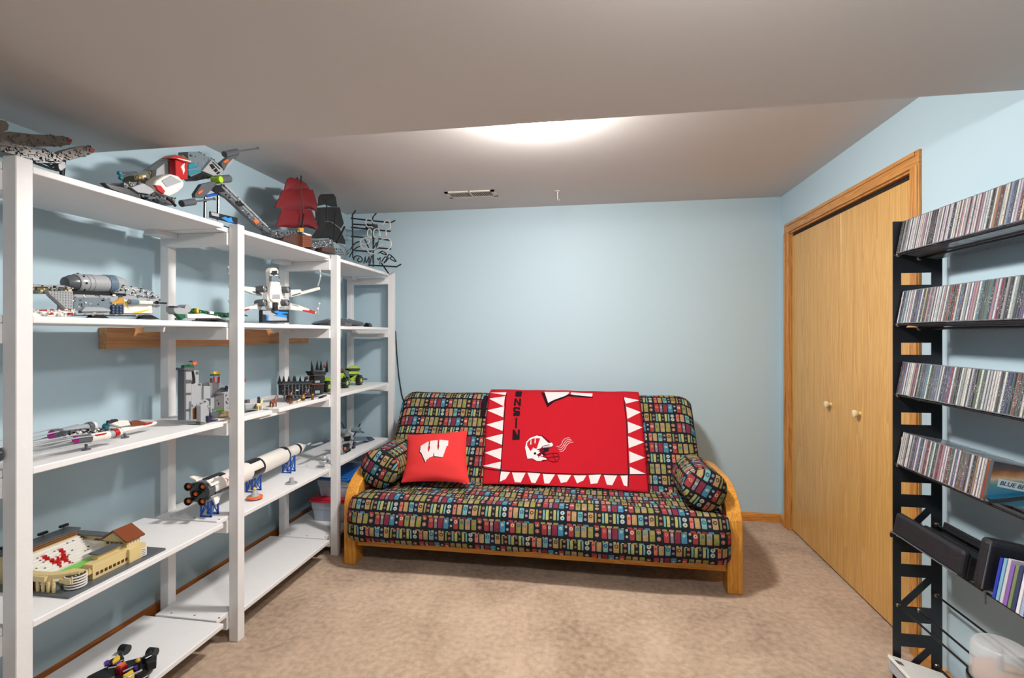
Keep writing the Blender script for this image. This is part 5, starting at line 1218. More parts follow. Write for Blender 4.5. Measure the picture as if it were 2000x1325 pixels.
slabs(t, 'body', LM, -1.66, .1, lb, bevel=.002); slabs(t, 'turret', LM, -1.66, .07, [(3.229,1.076),(3.394,1.064),(3.394,1.045),(3.229,1.057)]); slabs(t, 'turret_visor', BK, -1.655, .07, [(3.22,1.097),(3.382,1.086),(3.382,1.074),(3.22,1.084)]); slabs(t, 'turret_cap', LM, -1.66, .06, [(3.246,1.096),(3.274,1.107),(3.332,1.109),(3.38,1.095),(3.382,1.085)])
slabs(t, 'turret_neck', DG, -1.67, .05, [(3.271,1.082),(3.4,1.073),(3.4,1.029),(3.271,1.04)]); slabs(t, 'ramp', DG, -1.65, .05, [(3.134,1.087),(3.197,1.078),(3.223,1.025),(3.172,1.046)]); slabs(t, 'driver', BR, -1.68, .03, [(3.147,1.102),(3.181,1.1),(3.197,1.07),(3.144,1.07)])
rod(t, 'axle', DG, [(-1.8, 3.11, T3 + .036), (-1.62, 3.11, T3 + .036)], .006); rod(t, 'axle', DG, [(-1.8, 3.42, T3 + .036), (-1.62, 3.42, T3 + .036)], .006)
bricks(t, lb, -1.66, 40, [LM, LM, DG, BK], 23, .004, .012)
# ================================================================ toys on the second level
t = thing('toy_rocket', 'tall white and black brick-built moon rocket lying on blue stands', 'toy rocket', (-1.68, 2.3, T2))
r0 = Vector((-1.632, 1.868, .668)); r1 = Vector((-1.735, 2.93, .655))
ax = (r1 - r0).normalized(); L0 = (r1 - r0).length
u = Vector((0, 0, 1)); u = (u - ax * u.dot(ax)).normalized(); w_ = ax.cross(u)
Rr = .046
def sec(name, m, a, b_, ra, rb=None, n=28): return MB().lathe(r0 + ax * a, ax, [(0, ra), (b_ - a, ra if rb is None else rb)], n).build(name, m, t, smooth=True)
sec('thrust_ring', DG, -.008, .03, Rr * .95); sec('first_stage', WH, .03, .40, Rr); sec('second_stage', WH, .40, .66, Rr * .985); sec('stage_taper', WH, .66, .715, Rr * .98, Rr * .68); sec('third_stage', WH, .715, .845, Rr * .68); sec('black_ring', BK, .40, .415, Rr * 1.01); sec('black_ring', BK, .80, .822, Rr * .7); sec('black_ring', BK, .655, .667, Rr * 1.0); sec('cone', WH, .845, .91, Rr * .66, .010); sec('escape_tower', LG, .905, .985, .004, .004, 8); sec('tower_tip', WH, .96, 1.0, .006, .002, 8)
def arcpanel(name, m, a, b_, r, t0, t1, seg=8, th=.002):
    b = MB(); o = []
    for k in range(seg + 1):
        an = t0 + (t1 - t0) * k / seg; d = u * math.sin(an) + w_ * math.cos(an)
        for s_ in (a, b_):
            for rr in (r - .004, r + th): b.v.append(tuple(r0 + ax * s_ + d * rr))
    for k in range(seg):
        i = k * 4
        b.f += [(i + 1, i + 5, i + 7, i + 3), (i, i + 2, i + 6, i + 4), (i, i + 4, i + 5, i + 1), (i + 2, i + 3, i + 7, i + 6)]; b.mi += [0] * 4
    b.f += [(0, 1, 3, 2), (seg * 4, seg * 4 + 2, seg * 4 + 3, seg * 4 + 1)]; b.mi += [0, 0]
    return b.build(name, m, t, smooth=True)
# around the tube: 0 rad faces w_, pi/2 is up; the open side of the shelf is -w_ or +w_
SGN = 1 if w_.x > 0 else -1
def ang(d): return math.radians(d) if SGN > 0 else math.pi - math.radians(d)
arcpanel('black_panel', BK, .03, .13, Rr, ang(60), ang(110)); arcpanel('black_panel', BK, .315, .40, Rr, ang(55), ang(105)); arcpanel('black_panel', BK, .315, .40, Rr, ang(-40), ang(5)); arcpanel('black_panel', BK, .03, .16, Rr, ang(-50), ang(-12)); arcpanel('black_panel', BK, .64, .668, Rr, ang(50), ang(110)); arcpanel('flag_print', RD, .225, .24, Rr, ang(36), ang(46), th=.0008); arcpanel('flag_print', NV, .24, .247, Rr, ang(40), ang(46), th=.0008)
# U S A down the first stage
for ch, s0 in (('U', .15), ('S', .128), ('A', .106)):
    G = {'U': [[(0, 1), (0, 0), (1, 0), (1, 1)]], 'S': [[(1, .9), (.8, 1), (.1, 1), (0, .6), (1, .45), (1, .1), (.8, 0), (0, .05)]], 'A': [[(0, 0), (.5, 1), (1, 0)], [(.2, .4), (.8, .4)]]}[ch]
    b = MB()
    for path in G:
        pts = []
        for gx, gy in path:
            an = ang(12 + 24 * (gx)); d = u * math.sin(an) + w_ * math.cos(an)
            pts.append(r0 + ax * (s0 + .016 * gy) + d * (Rr + .0004))
        b.tube(pts, .0013, 6)
    b.build('letter', RD, t)
for a in (45, 135, 225, 315):
    an = math.radians(a); d = u * math.sin(an) + w_ * math.cos(an); sd = ax.cross(d)
    b = MB(); pts = [r0 + ax * .03 + d * Rr * .95, r0 + ax * .085 + d * Rr * .98, r0 + ax * .03 + d * (Rr + .034), r0 + ax * .008 + d * (Rr + .036)]
    b._pr([tuple(p + sd * .003) for p in pts], [tuple(p - sd * .003) for p in pts], 0); b.build('fin', WH, t)
    arcpanel('fairing', LG if a > 180 else WH, .0, .08, Rr + .004, an - .33, an + .33)
for k in range(5):
    d = Vector((0, 0, 0)) if k == 4 else (u * math.sin(math.pi / 4 + k * math.pi / 2) + w_ * math.cos(math.pi / 4 + k * math.pi / 2)) * .043
    p0 = r0 + d - ax * .004
    MB().lathe(p0, -ax, [(0, .008), (.012, .010), (.03, .016), (.034, .0172), (.034, .014), (.02, .010), (.018, 0)], 18).build('engine_bell', BK, t, smooth=True)
    MB().lathe(p0 - ax * .019, -ax, [(0, .008), (.009, .0088), (.0095, .005), (.012, .004), (.012, 0)], 16).build('engine_core', OR, t, smooth=True)
def truss(label, a):
    p = r0 + ax * a; x, y = p.x, p.y; top = p.z - Rr * .72
    if a > .7: top = p.z - Rr * .42
    q = thing('rocket_stand', label, 'toy stand', (x, y, T2), 'blue stands under the toy rocket')
    for dy in (-.02, .02):
        for dx in (-.024, .024): MB().box(x + dx - .003, x + dx + .003, y + dy - .003, y + dy + .003, T2, top).build('leg', BL, q)
    for dy in (-.02, .02):
        MB().box(x - .027, x + .027, y + dy - .003, y + dy + .003, top - .006, top - .0005).build('cross_bar', BL, q); MB().box(x - .027, x + .027, y + dy - .003, y + dy + .003, T2, T2 + .006).build('cross_bar', BL, q)
        rod(q, 'brace', BL, [(x - .024, y + dy, T2 + .004), (x + .024, y + dy, top - .004)], .0025, 6); rod(q, 'brace', BL, [(x + .024, y + dy, T2 + .004), (x - .024, y + dy, top - .004)], .0025, 6)
    for dx in (-.024, .024):
        MB().box(x + dx - .003, x + dx + .003, y - .02, y + .02, top - .006, top - .0005).build('side_bar', BL, q); rod(q, 'brace', BL, [(x + dx, y - .02, T2 + .004), (x + dx, y + .02, top - .004)], .0025, 6)
truss('blue truss stand under the rocket engines', .055); truss('blue truss stand under the middle of the rocket', .385); truss('blue truss stand under the upper rocket stage', .73)
q = thing('toy_capsule', 'small grey cone capsule with an orange float ring below the rocket', 'toy capsule', (-1.585, 2.145, T2))
MB().lathe((-1.585, 2.145, T2 + .002), (0, 0, 1), [(0, .03), (.004, .036), (.012, .036), (.014, .028)], 20).build('float_ring', OR, q, smooth=True); MB().lathe((-1.585, 2.145, T2 + .0005), (0, 0, 1), [(0, .034), (.004, .034)], 20).build('ring_base', NV, q); MB().lathe((-1.585, 2.145, T2 + .013), (0, 0, 1), [(0, .023), (.026, .009), (.03, .007), (.03, 0)], 18).build('capsule', LG, q, smooth=True); MB().ball((-1.585, 2.145, T2 + .048), .008).build('float_bag', YE, q, smooth=True)
M_CLEAR = mat('clear_plastic', (235, 240, 242), rough=.08, trans=.0, alpha=.28)
q = thing('toy_satellite', 'clear grey brick-built spacecraft part on a round plate under the rocket', 'toy spacecraft', (-1.56, 2.4, T2))
MB().cyl((-1.56, 2.4, T2), (-1.56, 2.4, T2 + .005), .03, n=24).build('plate', LG, q); MB().cyl((-1.56, 2.4, T2 + .005), (-1.56, 2.4, T2 + .03), .014, .01).build('descent_stage', LG, q, smooth=True)
for k in range(4):
    a = k * math.pi / 2 + .4; rod(q, 'leg', LG, [(-1.56, 2.4, T2 + .02), (-1.56 + .026 * math.cos(a), 2.4 + .026 * math.sin(a), T2 + .006)], .0015, 6)
q = thing('toy_lander', 'small grey brick-built lander on four legs beside the last blue stand', 'toy spacecraft', (-1.555, 2.72, T2))
MB().box(-1.575, -1.535, 2.69, 2.745, T2 + .022, T2 + .045).build('descent_stage', LG, q, bevel=.006); MB().box(-1.57, -1.54, 2.7, 2.735, T2 + .045, T2 + .07).build('cabin', LG, q, bevel=.007); MB().box(-1.5345, -1.532, 2.71, 2.725, T2 + .035, T2 + .05).build('hatch', DG, q)
for dx in (-1, 1):
    for dy in (-1, 1): rod(q, 'leg', LG, [(-1.555 + dx * .018, 2.718 + dy * .024, T2 + .03), (-1.555 + dx * .03, 2.718 + dy * .04, T2 + .002)], .002, 6)

# ---- grey and blue jet in the far bay
t = thing('toy_jet', 'grey and blue brick-built jet with raised engines at the far end of the second level', 'toy aircraft', (-1.6, 3.1, T2))
f = [(3.002,.625),(3.024,.657),(3.079,.684),(3.151,.668),(3.187,.639),(3.171,.592),(3.134,.547),(3.079,.534),(3.021,.553),(2.994,.581)]
slabs(t, 'fuselage', LG, -1.6, .1, f, bevel=.008); slabs(t, 'canopy', BK, -1.595, .05, [(3.018,.617),(3.112,.606),(3.109,.557),(3.061,.555),(3.023,.571)], bevel=.004); slabs(t, 'cockpit_light', OR, -1.594, .01, [(3.031,.596),(3.059,.591),(3.059,.573),(3.034,.577)]); slabs(t, 'intake', BK, -1.597, .05, [(3.034,.663),(3.129,.651),(3.121,.618),(3.042,.631)])
for p in [(-1.6,3.032,.697),(-1.6,3.226,.671)]:
    MB().lathe((p[0] - .04, p[1], p[2]), (1, 0, 0), [(0, .016), (.05, .02), (.06, .018), (.06, .012)], 16).build('engine', BG, t, smooth=True)
for p in ([(-1.6,3.043,.714),(-1.6,3.006,.762)], [(-1.6,3.235,.682),(-1.6,3.27,.707)], [(-1.6,3.243,.66),(-1.6,3.323,.635)], [(-1.6,3.167,.635),(-1.6,3.218,.669)]): rod(t, 'rotor_blade', NV, p, .005)
slabs(t, 'wing', SB, -1.6, .1, [(3.181,.633),(3.378,.594),(3.538,.532),(3.526,.521),(3.341,.572),(3.187,.601)]); slabs(t, 'wing_tip', NV, -1.595, .02, [(3.358,.597),(3.444,.579),(3.527,.534),(3.513,.525),(3.405,.562)])
slabs(t, 'wing', SB, -1.62, .06, [(2.806,.67),(2.901,.676),(3.017,.658),(3.047,.633),(2.915,.66),(2.82,.661)]); slabs(t, 'wing_pod', LG, -1.62, .03, [(2.705,.68),(2.806,.676),(2.826,.665),(2.72,.673)]); slabs(t, 'fin', NV, -1.6, .02, [(3.176,.598),(3.209,.594),(3.201,.553),(3.177,.556)])
MB().box(-1.68, -1.6, 3.03, 3.13, T2, T2 + .02).build('belly', DG, t); bricks(t, f, -1.6, 45, [LG, DG, BK, BG], 24, .004, .011)

# ---- football stadium
t = thing('toy_stadium', 'tan brick-built football stadium with a green field and red W on white stands', 'toy stadium', (-1.68, 1.42, T2))
bx0, bx1, by0, by1 = -1.845, -1.532, 1.248, 1.588
MB().box(bx0, bx1, by0, by1, T2, T2 + .007).build('base_plate', DG, t)
zb = T2 + .007
MB().box(-1.70, -1.625, 1.30, 1.50, zb, zb + .018).build('field', LGN, t)
MB().box(-1.72, -1.605, 1.275, 1.53, zb, zb + .014).build('apron', LG, t)
# tall white stand on the wall side, stepped
for k in range(9):
    x1_ = -1.705 - k * .0095
    MB().box(x1_ - .0095, x1_, 1.275, 1.535, zb, zb + .022 + k * .0085).build('seat_row', WH, t)
rnd = random.Random(5); b = MB()
for k in range(26):
    j = rnd.randrange(9); yy = rnd.uniform(1.28, 1.53); x1_ = -1.705 - j * .0095
    b.box(x1_ - .006, x1_ - .002, yy, yy + .005, zb + .022 + j * .0085 - .001, zb + .0245 + j * .0085)
o = b.build('stair_marks', BK, t); o['kind'] = 'stuff'
# red W on the stepped seats: pixels of a block letter
Wm = ['110000011', '110000011', '011010110', '011111110', '001101100', '001000100']
b = MB()
for j, row in enumerate(Wm):
    jj = 6 - j
    for i, ch in enumerate(row):
        if ch == '1':
            x1_ = -1.705 - jj * .0095; yy = 1.37 + i * .0086
            b.box(x1_ - .0097, x1_ + .0008, yy, yy + .0086, zb + .0135 + jj * .0085, zb + .0228 + jj * .0085)
b.build('letter', RD, t)
# tan outer wall of the tall stand with dark roof
MB().box(-1.835, -1.79, 1.28, 1.53, zb, zb + .118).build('outer_wall', TN, t); MB().box(-1.84, -1.785, 1.27, 1.54, zb + .118, zb + .126).build('roof_strip', DG, t); MB().box(-1.789, -1.785, 1.28, 1.53, zb + .1, zb + .103).box(-1.789, -1.785, 1.28, 1.53, zb + .109, zb + .112).build('gallery_line', BR, t)
for yy in (1.29, 1.36, 1.43, 1.51):
    rod(t, 'light_mast', DG, [(-1.825, yy, zb + .12), (-1.825, yy, zb + .142)], .002, 6); MB().box(-1.83, -1.82, yy - .016, yy + .016, zb + .138, zb + .148).build('floodlight', BK, t)
# curved near end stands with columns
for k in range(7):
    a = math.radians(180 + 12 + k * 26); cx_, cy_ = -1.68, 1.33
    x = cx_ + .12 * math.cos(a) * 1.0; y = cy_ + .066 * math.sin(a)
    MB().box(x - .006, x + .006, y - .005, y + .005, zb, zb + .05 + .022 * max(0, -math.cos(a))).build('column', TN, t)
pts_o = []; pts_i = []
for k in range(13):
    a = math.radians(180 + k * 15); pts_o.append((-1.68 + .12 * math.cos(a), 1.33 + .068 * math.sin(a))); pts_i.append((-1.68 + .08 * math.cos(a), 1.33 + .04 * math.sin(a)))
MB().prz(pts_o + pts_i[::-1], zb + .046, zb + .062).build('end_stand', TN, t); MB().prz([(p[0] * .985 - .025, p[1]) for p in pts_i] , zb, zb + .02).build('end_seats', WH, t)
MB().box(-1.785, -1.70, 1.262, 1.272, zb + .045, zb + .075).build('scoreboard', DTN, t)
# right-hand facade toward the room: tan wall with window arches
fw = MB().box(-1.598, -1.56, 1.36, 1.545, zb, zb + .062).build('facade', TN, t, bevel=.001); MB().box(-1.61, -1.585, 1.405, 1.5, zb + .062, zb + .082).build('press_box', TN, t); MB().box(-1.615, -1.575, 1.4, 1.5, zb + .082, zb + .087).build('press_roof', DG, t)
for k in range(10):
    yy = 1.372 + k * .0172
    MB().box(-1.5605, -1.5585, yy, yy + .010, zb + .014, zb + .026).build('arch_window', DBR, t)
MB().box(-1.598, -1.558, 1.275, 1.36, zb + .03, zb + .046).build('ramp_wall', TN, t)
for k in range(7): MB().box(-1.5595, -1.556, 1.28 + k * .0125, 1.284 + k * .0125, zb + .03, zb + .056).build('pilaster', TN, t)
# field house with pitched brown roof at the far end
MB().box(-1.665, -1.575, 1.515, 1.575, zb, zb + .092).build('field_house', TN, t)
MB().pry([(-1.67, zb + .09), (-1.57, zb + .09), (-1.62, zb + .132)], 1.508, 1.582).build('gable', TN, t)
MB().pry([(-1.675, zb + .088), (-1.62, zb + .134), (-1.565, zb + .088), (-1.565, zb + .094), (-1.62, zb + .141), (-1.675, zb + .094)], 1.503, 1.588).build('house_roof', BR, t)
for k in range(4): MB().box(-1.655 + k * .018, -1.645 + k * .018, 1.5135, 1.516, zb + .072, zb + .082).build('house_window', BK, t)
for k in range(4): MB().box(-1.5755, -1.5735, 1.522 + k * .013, 1.529 + k * .013, zb + .068, zb + .08).build('house_window', WH, t)
MB().box(-1.598, -1.55, 1.5, 1.575, zb, zb + .06).build('house_wing', TN, t, bevel=.001)
for k in range(5): MB().cyl((-1.572, 1.565, zb + .004 + k * .008), (-1.572, 1.565, zb + .008 + k * .008), .026, n=18).build('ramp_ring', WH, t)
MB().cyl((-1.572, 1.565, zb), (-1.572, 1.565, zb + .04), .0235, n=18).build('ramp_core', BK, t)
MB().box(-1.73, -1.67, 1.54, 1.552, zb + .06, zb + .075).build('brown_stand', BR, t); MB().box(-1.79, -1.66, 1.535, 1.56, zb, zb + .07).build('corner_stand', WH, t); MB().box(-1.83, -1.69, 1.535, 1.57, zb + .09, zb + .098).build('corner_roof', DG, t); MB().box(-1.825, -1.7, 1.545, 1.565, zb, zb + .09).build('corner_wall', TN, t)

for ch in t.children:
    if ch.name.startswith('base_plate'): continue
    for v_ in ch.data.vertices:
        yw = v_.co.y + 1.42; zw = v_.co.z + T2
        v_.co.y = 1.262 + (yw - 1.262) * .84 - 1.42; v_.co.z = zb + (zw - zb) * .76 - T2
# striped spiral ramp at the near corner
for k in range(5): MB().cyl((-1.572, 1.302, zb + .003 + k * .008), (-1.572, 1.302, zb + .007 + k * .008), .028, n=18).build('ramp_ring', WH, t)
MB().cyl((-1.572, 1.302, zb), (-1.572, 1.302, zb + .04), .025, n=18).build('ramp_core', BK, t)
for k in range(6): MB().box(-1.7 + k * .019, -1.693 + k * .019, 1.258, 1.264, zb, zb + .03).build('column', TN, t)
MB().box(-1.705, -1.63, 1.257, 1.27, zb + .03, zb + .046).build('end_panel', TN, t)

# ================================================================ bottom level
t = thing('toy_spaceship', 'low black brick-built racer with purple and yellow parts on the bottom shelf', 'toy spaceship', (-1.68, 1.5, T1))
bp_ = [(-1.697,1.439),(-1.691,1.461),(-1.681,1.486),(-1.672,1.504),(-1.654,1.515),(-1.633,1.538),(-1.619,1.548),(-1.604,1.561),(-1.578,1.552),(-1.566,1.583),(-1.541,1.558),(-1.532,1.537),(-1.542,1.492),(-1.544,1.479),(-1.562,1.448),(-1.649,1.419)]
MB().prz(bp_, T1 + .012, T1 + .04).build('body', BK, t, bevel=.004)
MB().prz([(-1.571,1.527),(-1.573,1.545),(-1.577,1.571),(-1.564,1.564),(-1.547,1.547),(-1.555,1.526)], T1 + .03, T1 + .06).build('tail_fin', BK, t, bevel=.002); MB().prz([(-1.541,1.514),(-1.539,1.536),(-1.54,1.554),(-1.528,1.547),(-1.509,1.525),(-1.525,1.506)], T1 + .03, T1 + .06).build('tail_fin', BK, t, bevel=.002)
MB().prz([(-1.696,1.512),(-1.689,1.539),(-1.695,1.552),(-1.688,1.568),(-1.676,1.552),(-1.656,1.541),(-1.646,1.529),(-1.653,1.513),(-1.672,1.497)], T1 + .02, T1 + .045).build('side_wing', BK, t, bevel=.002); MB().prz([(-1.542,1.464),(-1.536,1.489),(-1.506,1.491),(-1.511,1.476),(-1.521,1.457)], T1 + .01, T1 + .03).build('side_wing', BK, t, bevel=.002)
MB().prz([(-1.673,1.517),(-1.68,1.538),(-1.661,1.53),(-1.653,1.522),(-1.653,1.495),(-1.663,1.501)], T1 + .045, T1 + .056).build('yellow_pod', YE, t, bevel=.002); MB().prz([(-1.567,1.453),(-1.562,1.483),(-1.554,1.479),(-1.533,1.464),(-1.539,1.447),(-1.565,1.451)], T1 + .035, T1 + .05).build('yellow_pod', YE, t, bevel=.002); MB().prz([(-1.605,1.437),(-1.598,1.452),(-1.588,1.44),(-1.591,1.432)], T1 + .035, T1 + .046).build('yellow_pod', OL, t, bevel=.002)
for a, b_ in (((640, 605), (710, 575)), ((860, 590), (930, 540))): pass
for P_ in ([(-1.683,1.491),(-1.678,1.501)], [(-1.633,1.488),(-1.632,1.502)], [(-1.562,1.493),(-1.555,1.497)]):
    MB().cyl((P_[0][0], P_[0][1], T1 + .048), (P_[1][0], P_[1][1], T1 + .048), .008, .011).build('purple_cone', PU, t, smooth=True)
c = [(-1.6,1.478)][0]; MB().box(c[0] - .012, c[0] + .012, c[1] - .014, c[1] + .014, T1 + .035, T1 + .062).build('seat', DRD, t, bevel=.003); MB().box(c[0] - .008, c[0] + .008, c[1] - .01, c[1] + .01, T1 + .062, T1 + .067).build('seat_top', OR, t)
c = [(-1.562,1.501)][0]; MB().box(c[0] - .007, c[0] + .007, c[1] - .007, c[1] + .007, T1 + .035, T1 + .06).build('figure', BK, t); MB().ball((c[0], c[1] + .004, T1 + .066), .008).build('figure_head', GLD, t, smooth=True)
for P_ in ([(-1.648,1.475),(-1.612,1.493)], [(-1.549,1.436),(-1.53,1.477)], [(-1.582,1.467),(-1.568,1.496)]): rod(t, 'chrome_rod', LG, [(P_[0][0], P_[0][1], T1 + .05), (P_[1][0], P_[1][1], T1 + .05)], .0025)
for y_ in (1.42, 1.62):
    for x_ in (-1.74, -1.62): MB().cyl((x_ - .015, y_, T1 + .016), (x_ + .015, y_, T1 + .016), .016).build('wheel', BK, t, smooth=True)

# ---- two plastic bins under the far bay
def bin_(label, x0, x1, y0, y1, z, h, lid, lidname, group=None):
    t = thing('storage_bin', label, 'storage bin', ((x0 + x1) / 2, (y0 + y1) / 2, z), 'plastic storage bins')
    b = MB(); tp = .016; wl_ = .003
    def ringp(i, z_, ins): return [(x0 + ins, y0 + ins, z_), (x1 - ins, y0 + ins, z_), (x1 - ins, y1 - ins, z_), (x0 + ins, y1 - ins, z_)]
    rings = [ringp(0, z, tp), ringp(0, z + h * .62, tp * .45), ringp(0, z + h * .64, tp * .2), ringp(0, z + h, 0), ringp(0, z + h, .004), ringp(0, z + .004, tp + .004)]
    for r in rings: b.v += r
    for k in range(len(rings) - 1):
        for i in range(4): b.f.append((k * 4 + i, k * 4 + (i + 1) % 4, k * 4 + 4 + (i + 1) % 4, k * 4 + 4 + i)); b.mi.append(0)
    b.f += [(3, 2, 1, 0), (20, 21, 22, 23)]; b.mi += [0, 0]
    b.build('tub', M_BIN, t, bevel=.003)
    MB().box(x0 - .012, x1 + .012, y0 - .012, y1 + .012, z + h + .0005, z + h + .016).box(x0 - .006, x1 + .006, y0 - .006, y1 + .006, z + h + .016, z + h + .024).build('lid', lid, t, bevel=.004)
    return t
M_BIN = mat('cloudy_plastic', (196, 208, 222), rough=.25, alpha=.55)
M_LIDR = mat('red_lid', (196, 24, 50), rough=.35); M_LIDB = mat('blue_lid', (24, 96, 176), rough=.35)
bin_('clear plastic bin with a red lid on the bottom shelf', -1.78, -1.53, 2.95, 3.35, T1, .125, M_LIDR, 'red')
z_ = T1 + .125 + .025
bin_('clear plastic bin with a blue lid stacked on the red-lidded bin', -1.755, -1.545, 2.98, 3.33, z_, .11, M_LIDB, 'blue')
# folded cloth and odds and ends seen through the tubs
for nm, lab, c, sz, m in (('folded_cloth', 'pale folded cloth seen inside the red-lidded bin', (-1.655, 3.15, T1 + .05), (.19, .32, .08), mat('pale_cloth', (196, 190, 206), rough=.9)), ('folded_cloth', 'orange folded cloth seen inside the blue-lidded bin', (-1.64, 3.14, z_ + .04), (.14, .25, .06), mat('orange_cloth', (206, 130, 100), rough=.9))):
    tag(MB().box(c[0] - sz[0] / 2, c[0] + sz[0] / 2, c[1] - sz[1] / 2, c[1] + sz[1] / 2, c[2] - sz[2] / 2 + .002, c[2] + sz[2] / 2).build(nm, m, bevel=.015, seg=2), lab, 'cloth')
# ================================================================ black CD rack on the right wall
M_RACK = mat('black_powder_coat', (30, 32, 38), rough=.38, spec=.5)
M_ROD = mat('dark_steel_rod', (52, 50, 52), rough=.25, metal=.7)
M_KNOB = mat('nickel_cap', (150, 140, 130), rough=.2, metal=.9)
RY1, RY0 = 2.112, 1.22
rk = thing('cd_rack', 'tall black metal CD rack with rod shelves against the blue wall', 'rack', (1.225, 1.67, 0))
def side_panel(y):
    b = MB(); x0, x1, wa, wb = 1.143, 1.311, 1.171, 1.275; th = .004
    b.box(x0, wa, y, y + th, 0, 1.767).box(wb, x1, y, y + th, 0, 1.767)
    z = 1.767; wins = []
    for k in range(-2, 6):
        c = .478 + .267 * k; wins.append((c - .023, c + .023, 0)); c2 = .35 + .267 * k; wins.append((c2 - .057, c2 + .057, 1))
    wins = sorted(w for w in wins if w[0] > .02 and w[1] < 1.74)
    lo = 0
    for a, c, diag in wins:
        b.box(wa, wb, y, y + th, lo, a); lo = c
        if diag:
            t_ = .017
            b.pry([(wa, a), (wa + t_, a), (wb, c - t_), (wb, c), (wb - t_, c), (wa, a + t_)], y, y + th)
    b.box(wa, wb, y, y + th, lo, 1.767)
    return b.build('side_panel', M_RACK, rk)
side_panel(RY1); side_panel(RY0)
TILT = math.radians(10.5); CT, ST = math.cos(TILT), math.sin(TILT)
ZS = [1.641, 1.374, 1.105, .838, .571, .303, .037]
for z in ZS:
    for dx, dz, in ((1.157, -.004), (1.229, -.018), (1.288, .044)):
        rr = MB().tube([(dx, RY0 + .004, z + dz), (dx, RY1, z + dz)], .0038, 10).build('shelf_rod', M_ROD, rk, smooth=True)
        for yy, s in ((RY1, -1), (RY0, -1)):
            MB().lathe((dx, yy + .0, z + dz), (0, -1, 0), [(-.006, .007), (.002, .0085), (.008, .0085), (.012, .005), (.012, 0)], 14).build('rod_cap', M_KNOB, rr, smooth=True)

def cd_material():
    m = bpy.data.materials.new('cd_spine'); m.use_nodes = True
    nt = m.node_tree; N = nt.nodes.new; L = nt.links.new; bs = nt.nodes['Principled BSDF']
    bs.inputs['Roughness'].default_value = .22
    oi = N('ShaderNodeObjectInfo'); tc = N('ShaderNodeTexCoord')
    cb = N('ShaderNodeCombineXYZ'); L(oi.outputs['Random'], cb.inputs[0])
    sp = N('ShaderNodeSeparateXYZ'); L(tc.outputs['Object'], sp.inputs[0])
    cz = N('ShaderNodeCombineXYZ'); L(oi.outputs['Random'], cz.inputs[0])
    a = N('ShaderNodeMath'); a.operation = 'MULTIPLY'; a.inputs[1].default_value = 1.0; L(sp.outputs[2], a.inputs[0])
    L(a.outputs[0], cz.inputs[2])
    # lettering: broken marks along the spine, only in its middle stretch
    nz = N('ShaderNodeTexNoise'); nz.inputs['Scale'].default_value = 380; nz.inputs['Detail'].default_value = 1
    v2 = N('ShaderNodeVectorMath'); v2.operation = 'ADD'; sc = N('ShaderNodeVectorMath'); sc.operation = 'SCALE'; sc.inputs['Scale'].default_value = 20; L(cb.outputs[0], sc.inputs[0]); L(sc.outputs[0], v2.inputs[0]); L(tc.outputs['Object'], v2.inputs[1]); L(v2.outputs[0], nz.inputs['Vector'])
    g = N('ShaderNodeMath'); g.operation = 'GREATER_THAN'; g.inputs[1].default_value = .6; L(nz.outputs[0], g.inputs[0])
    # band limits
    ay = N('ShaderNodeMath'); ay.operation = 'ABSOLUTE'; L(sp.outputs[1], ay.inputs[0]); by = N('ShaderNodeMath'); by.operation = 'LESS_THAN'; by.inputs[1].default_value = .0022; L(ay.outputs[0], by.inputs[0])
    pz = N('ShaderNodeMath'); pz.operation = 'SUBTRACT'; pz.inputs[1].default_value = .06; L(sp.outputs[2], pz.inputs[0]); az = N('ShaderNodeMath'); az.operation = 'ABSOLUTE'; L(pz.outputs[0], az.inputs[0])
    ln_ = N('ShaderNodeMath'); ln_.operation = 'MULTIPLY_ADD'; ln_.inputs[1].default_value = .04; ln_.inputs[2].default_value = .012; L(oi.outputs['Random'], ln_.inputs[0])
    bz = N('ShaderNodeMath'); bz.operation = 'LESS_THAN'; L(az.outputs[0], bz.inputs[0]); L(ln_.outputs[0], bz.inputs[1])
    m1 = N('ShaderNodeMath'); m1.operation = 'MULTIPLY'; L(g.outputs[0], m1.inputs[0]); L(by.outputs[0], m1.inputs[1])
    m2 = N('ShaderNodeMath'); m2.operation = 'MULTIPLY'; L(m1.outputs[0], m2.inputs[0]); L(bz.outputs[0], m2.inputs[1])
    # ink contrasts with the paper: alpha of the object colour picks light or dark ink
    ink = N('ShaderNodeMix'); ink.data_type = 'RGBA'; ink.inputs[6].default_value = (.10, .10, .11, 1); ink.inputs[7].default_value = (.42, .41, .4, 1); L(oi.outputs['Alpha'], ink.inputs[0])
    mx = N('ShaderNodeMix'); mx.data_type = 'RGBA'; L(m2.outputs[0], mx.inputs[0]); L(oi.outputs['Color'], mx.inputs[6]); L(ink.outputs[2], mx.inputs[7])
    L(mx.outputs[2], bs.inputs['Base Color'])
    return m
M_SPINE = cd_material()
M_CASE = mat('clear_case_edge', (112, 114, 120), rough=.15, spec=.6)
CW, CH, CD_ = .0098, .125, .142
b = MB().box(0, CD_, -CW / 2, CW / 2, 0, CH, 0)
b.box(-.0006, .001, -CW / 2 + .0019, CW / 2 - .0019, .003, CH - .003, 1)
cd_mesh = b.mesh('cd_case', [M_CASE, M_SPINE])
rot = Matrix(((CT, 0, ST), (0, 1, 0), (-ST, 0, CT))).to_euler()

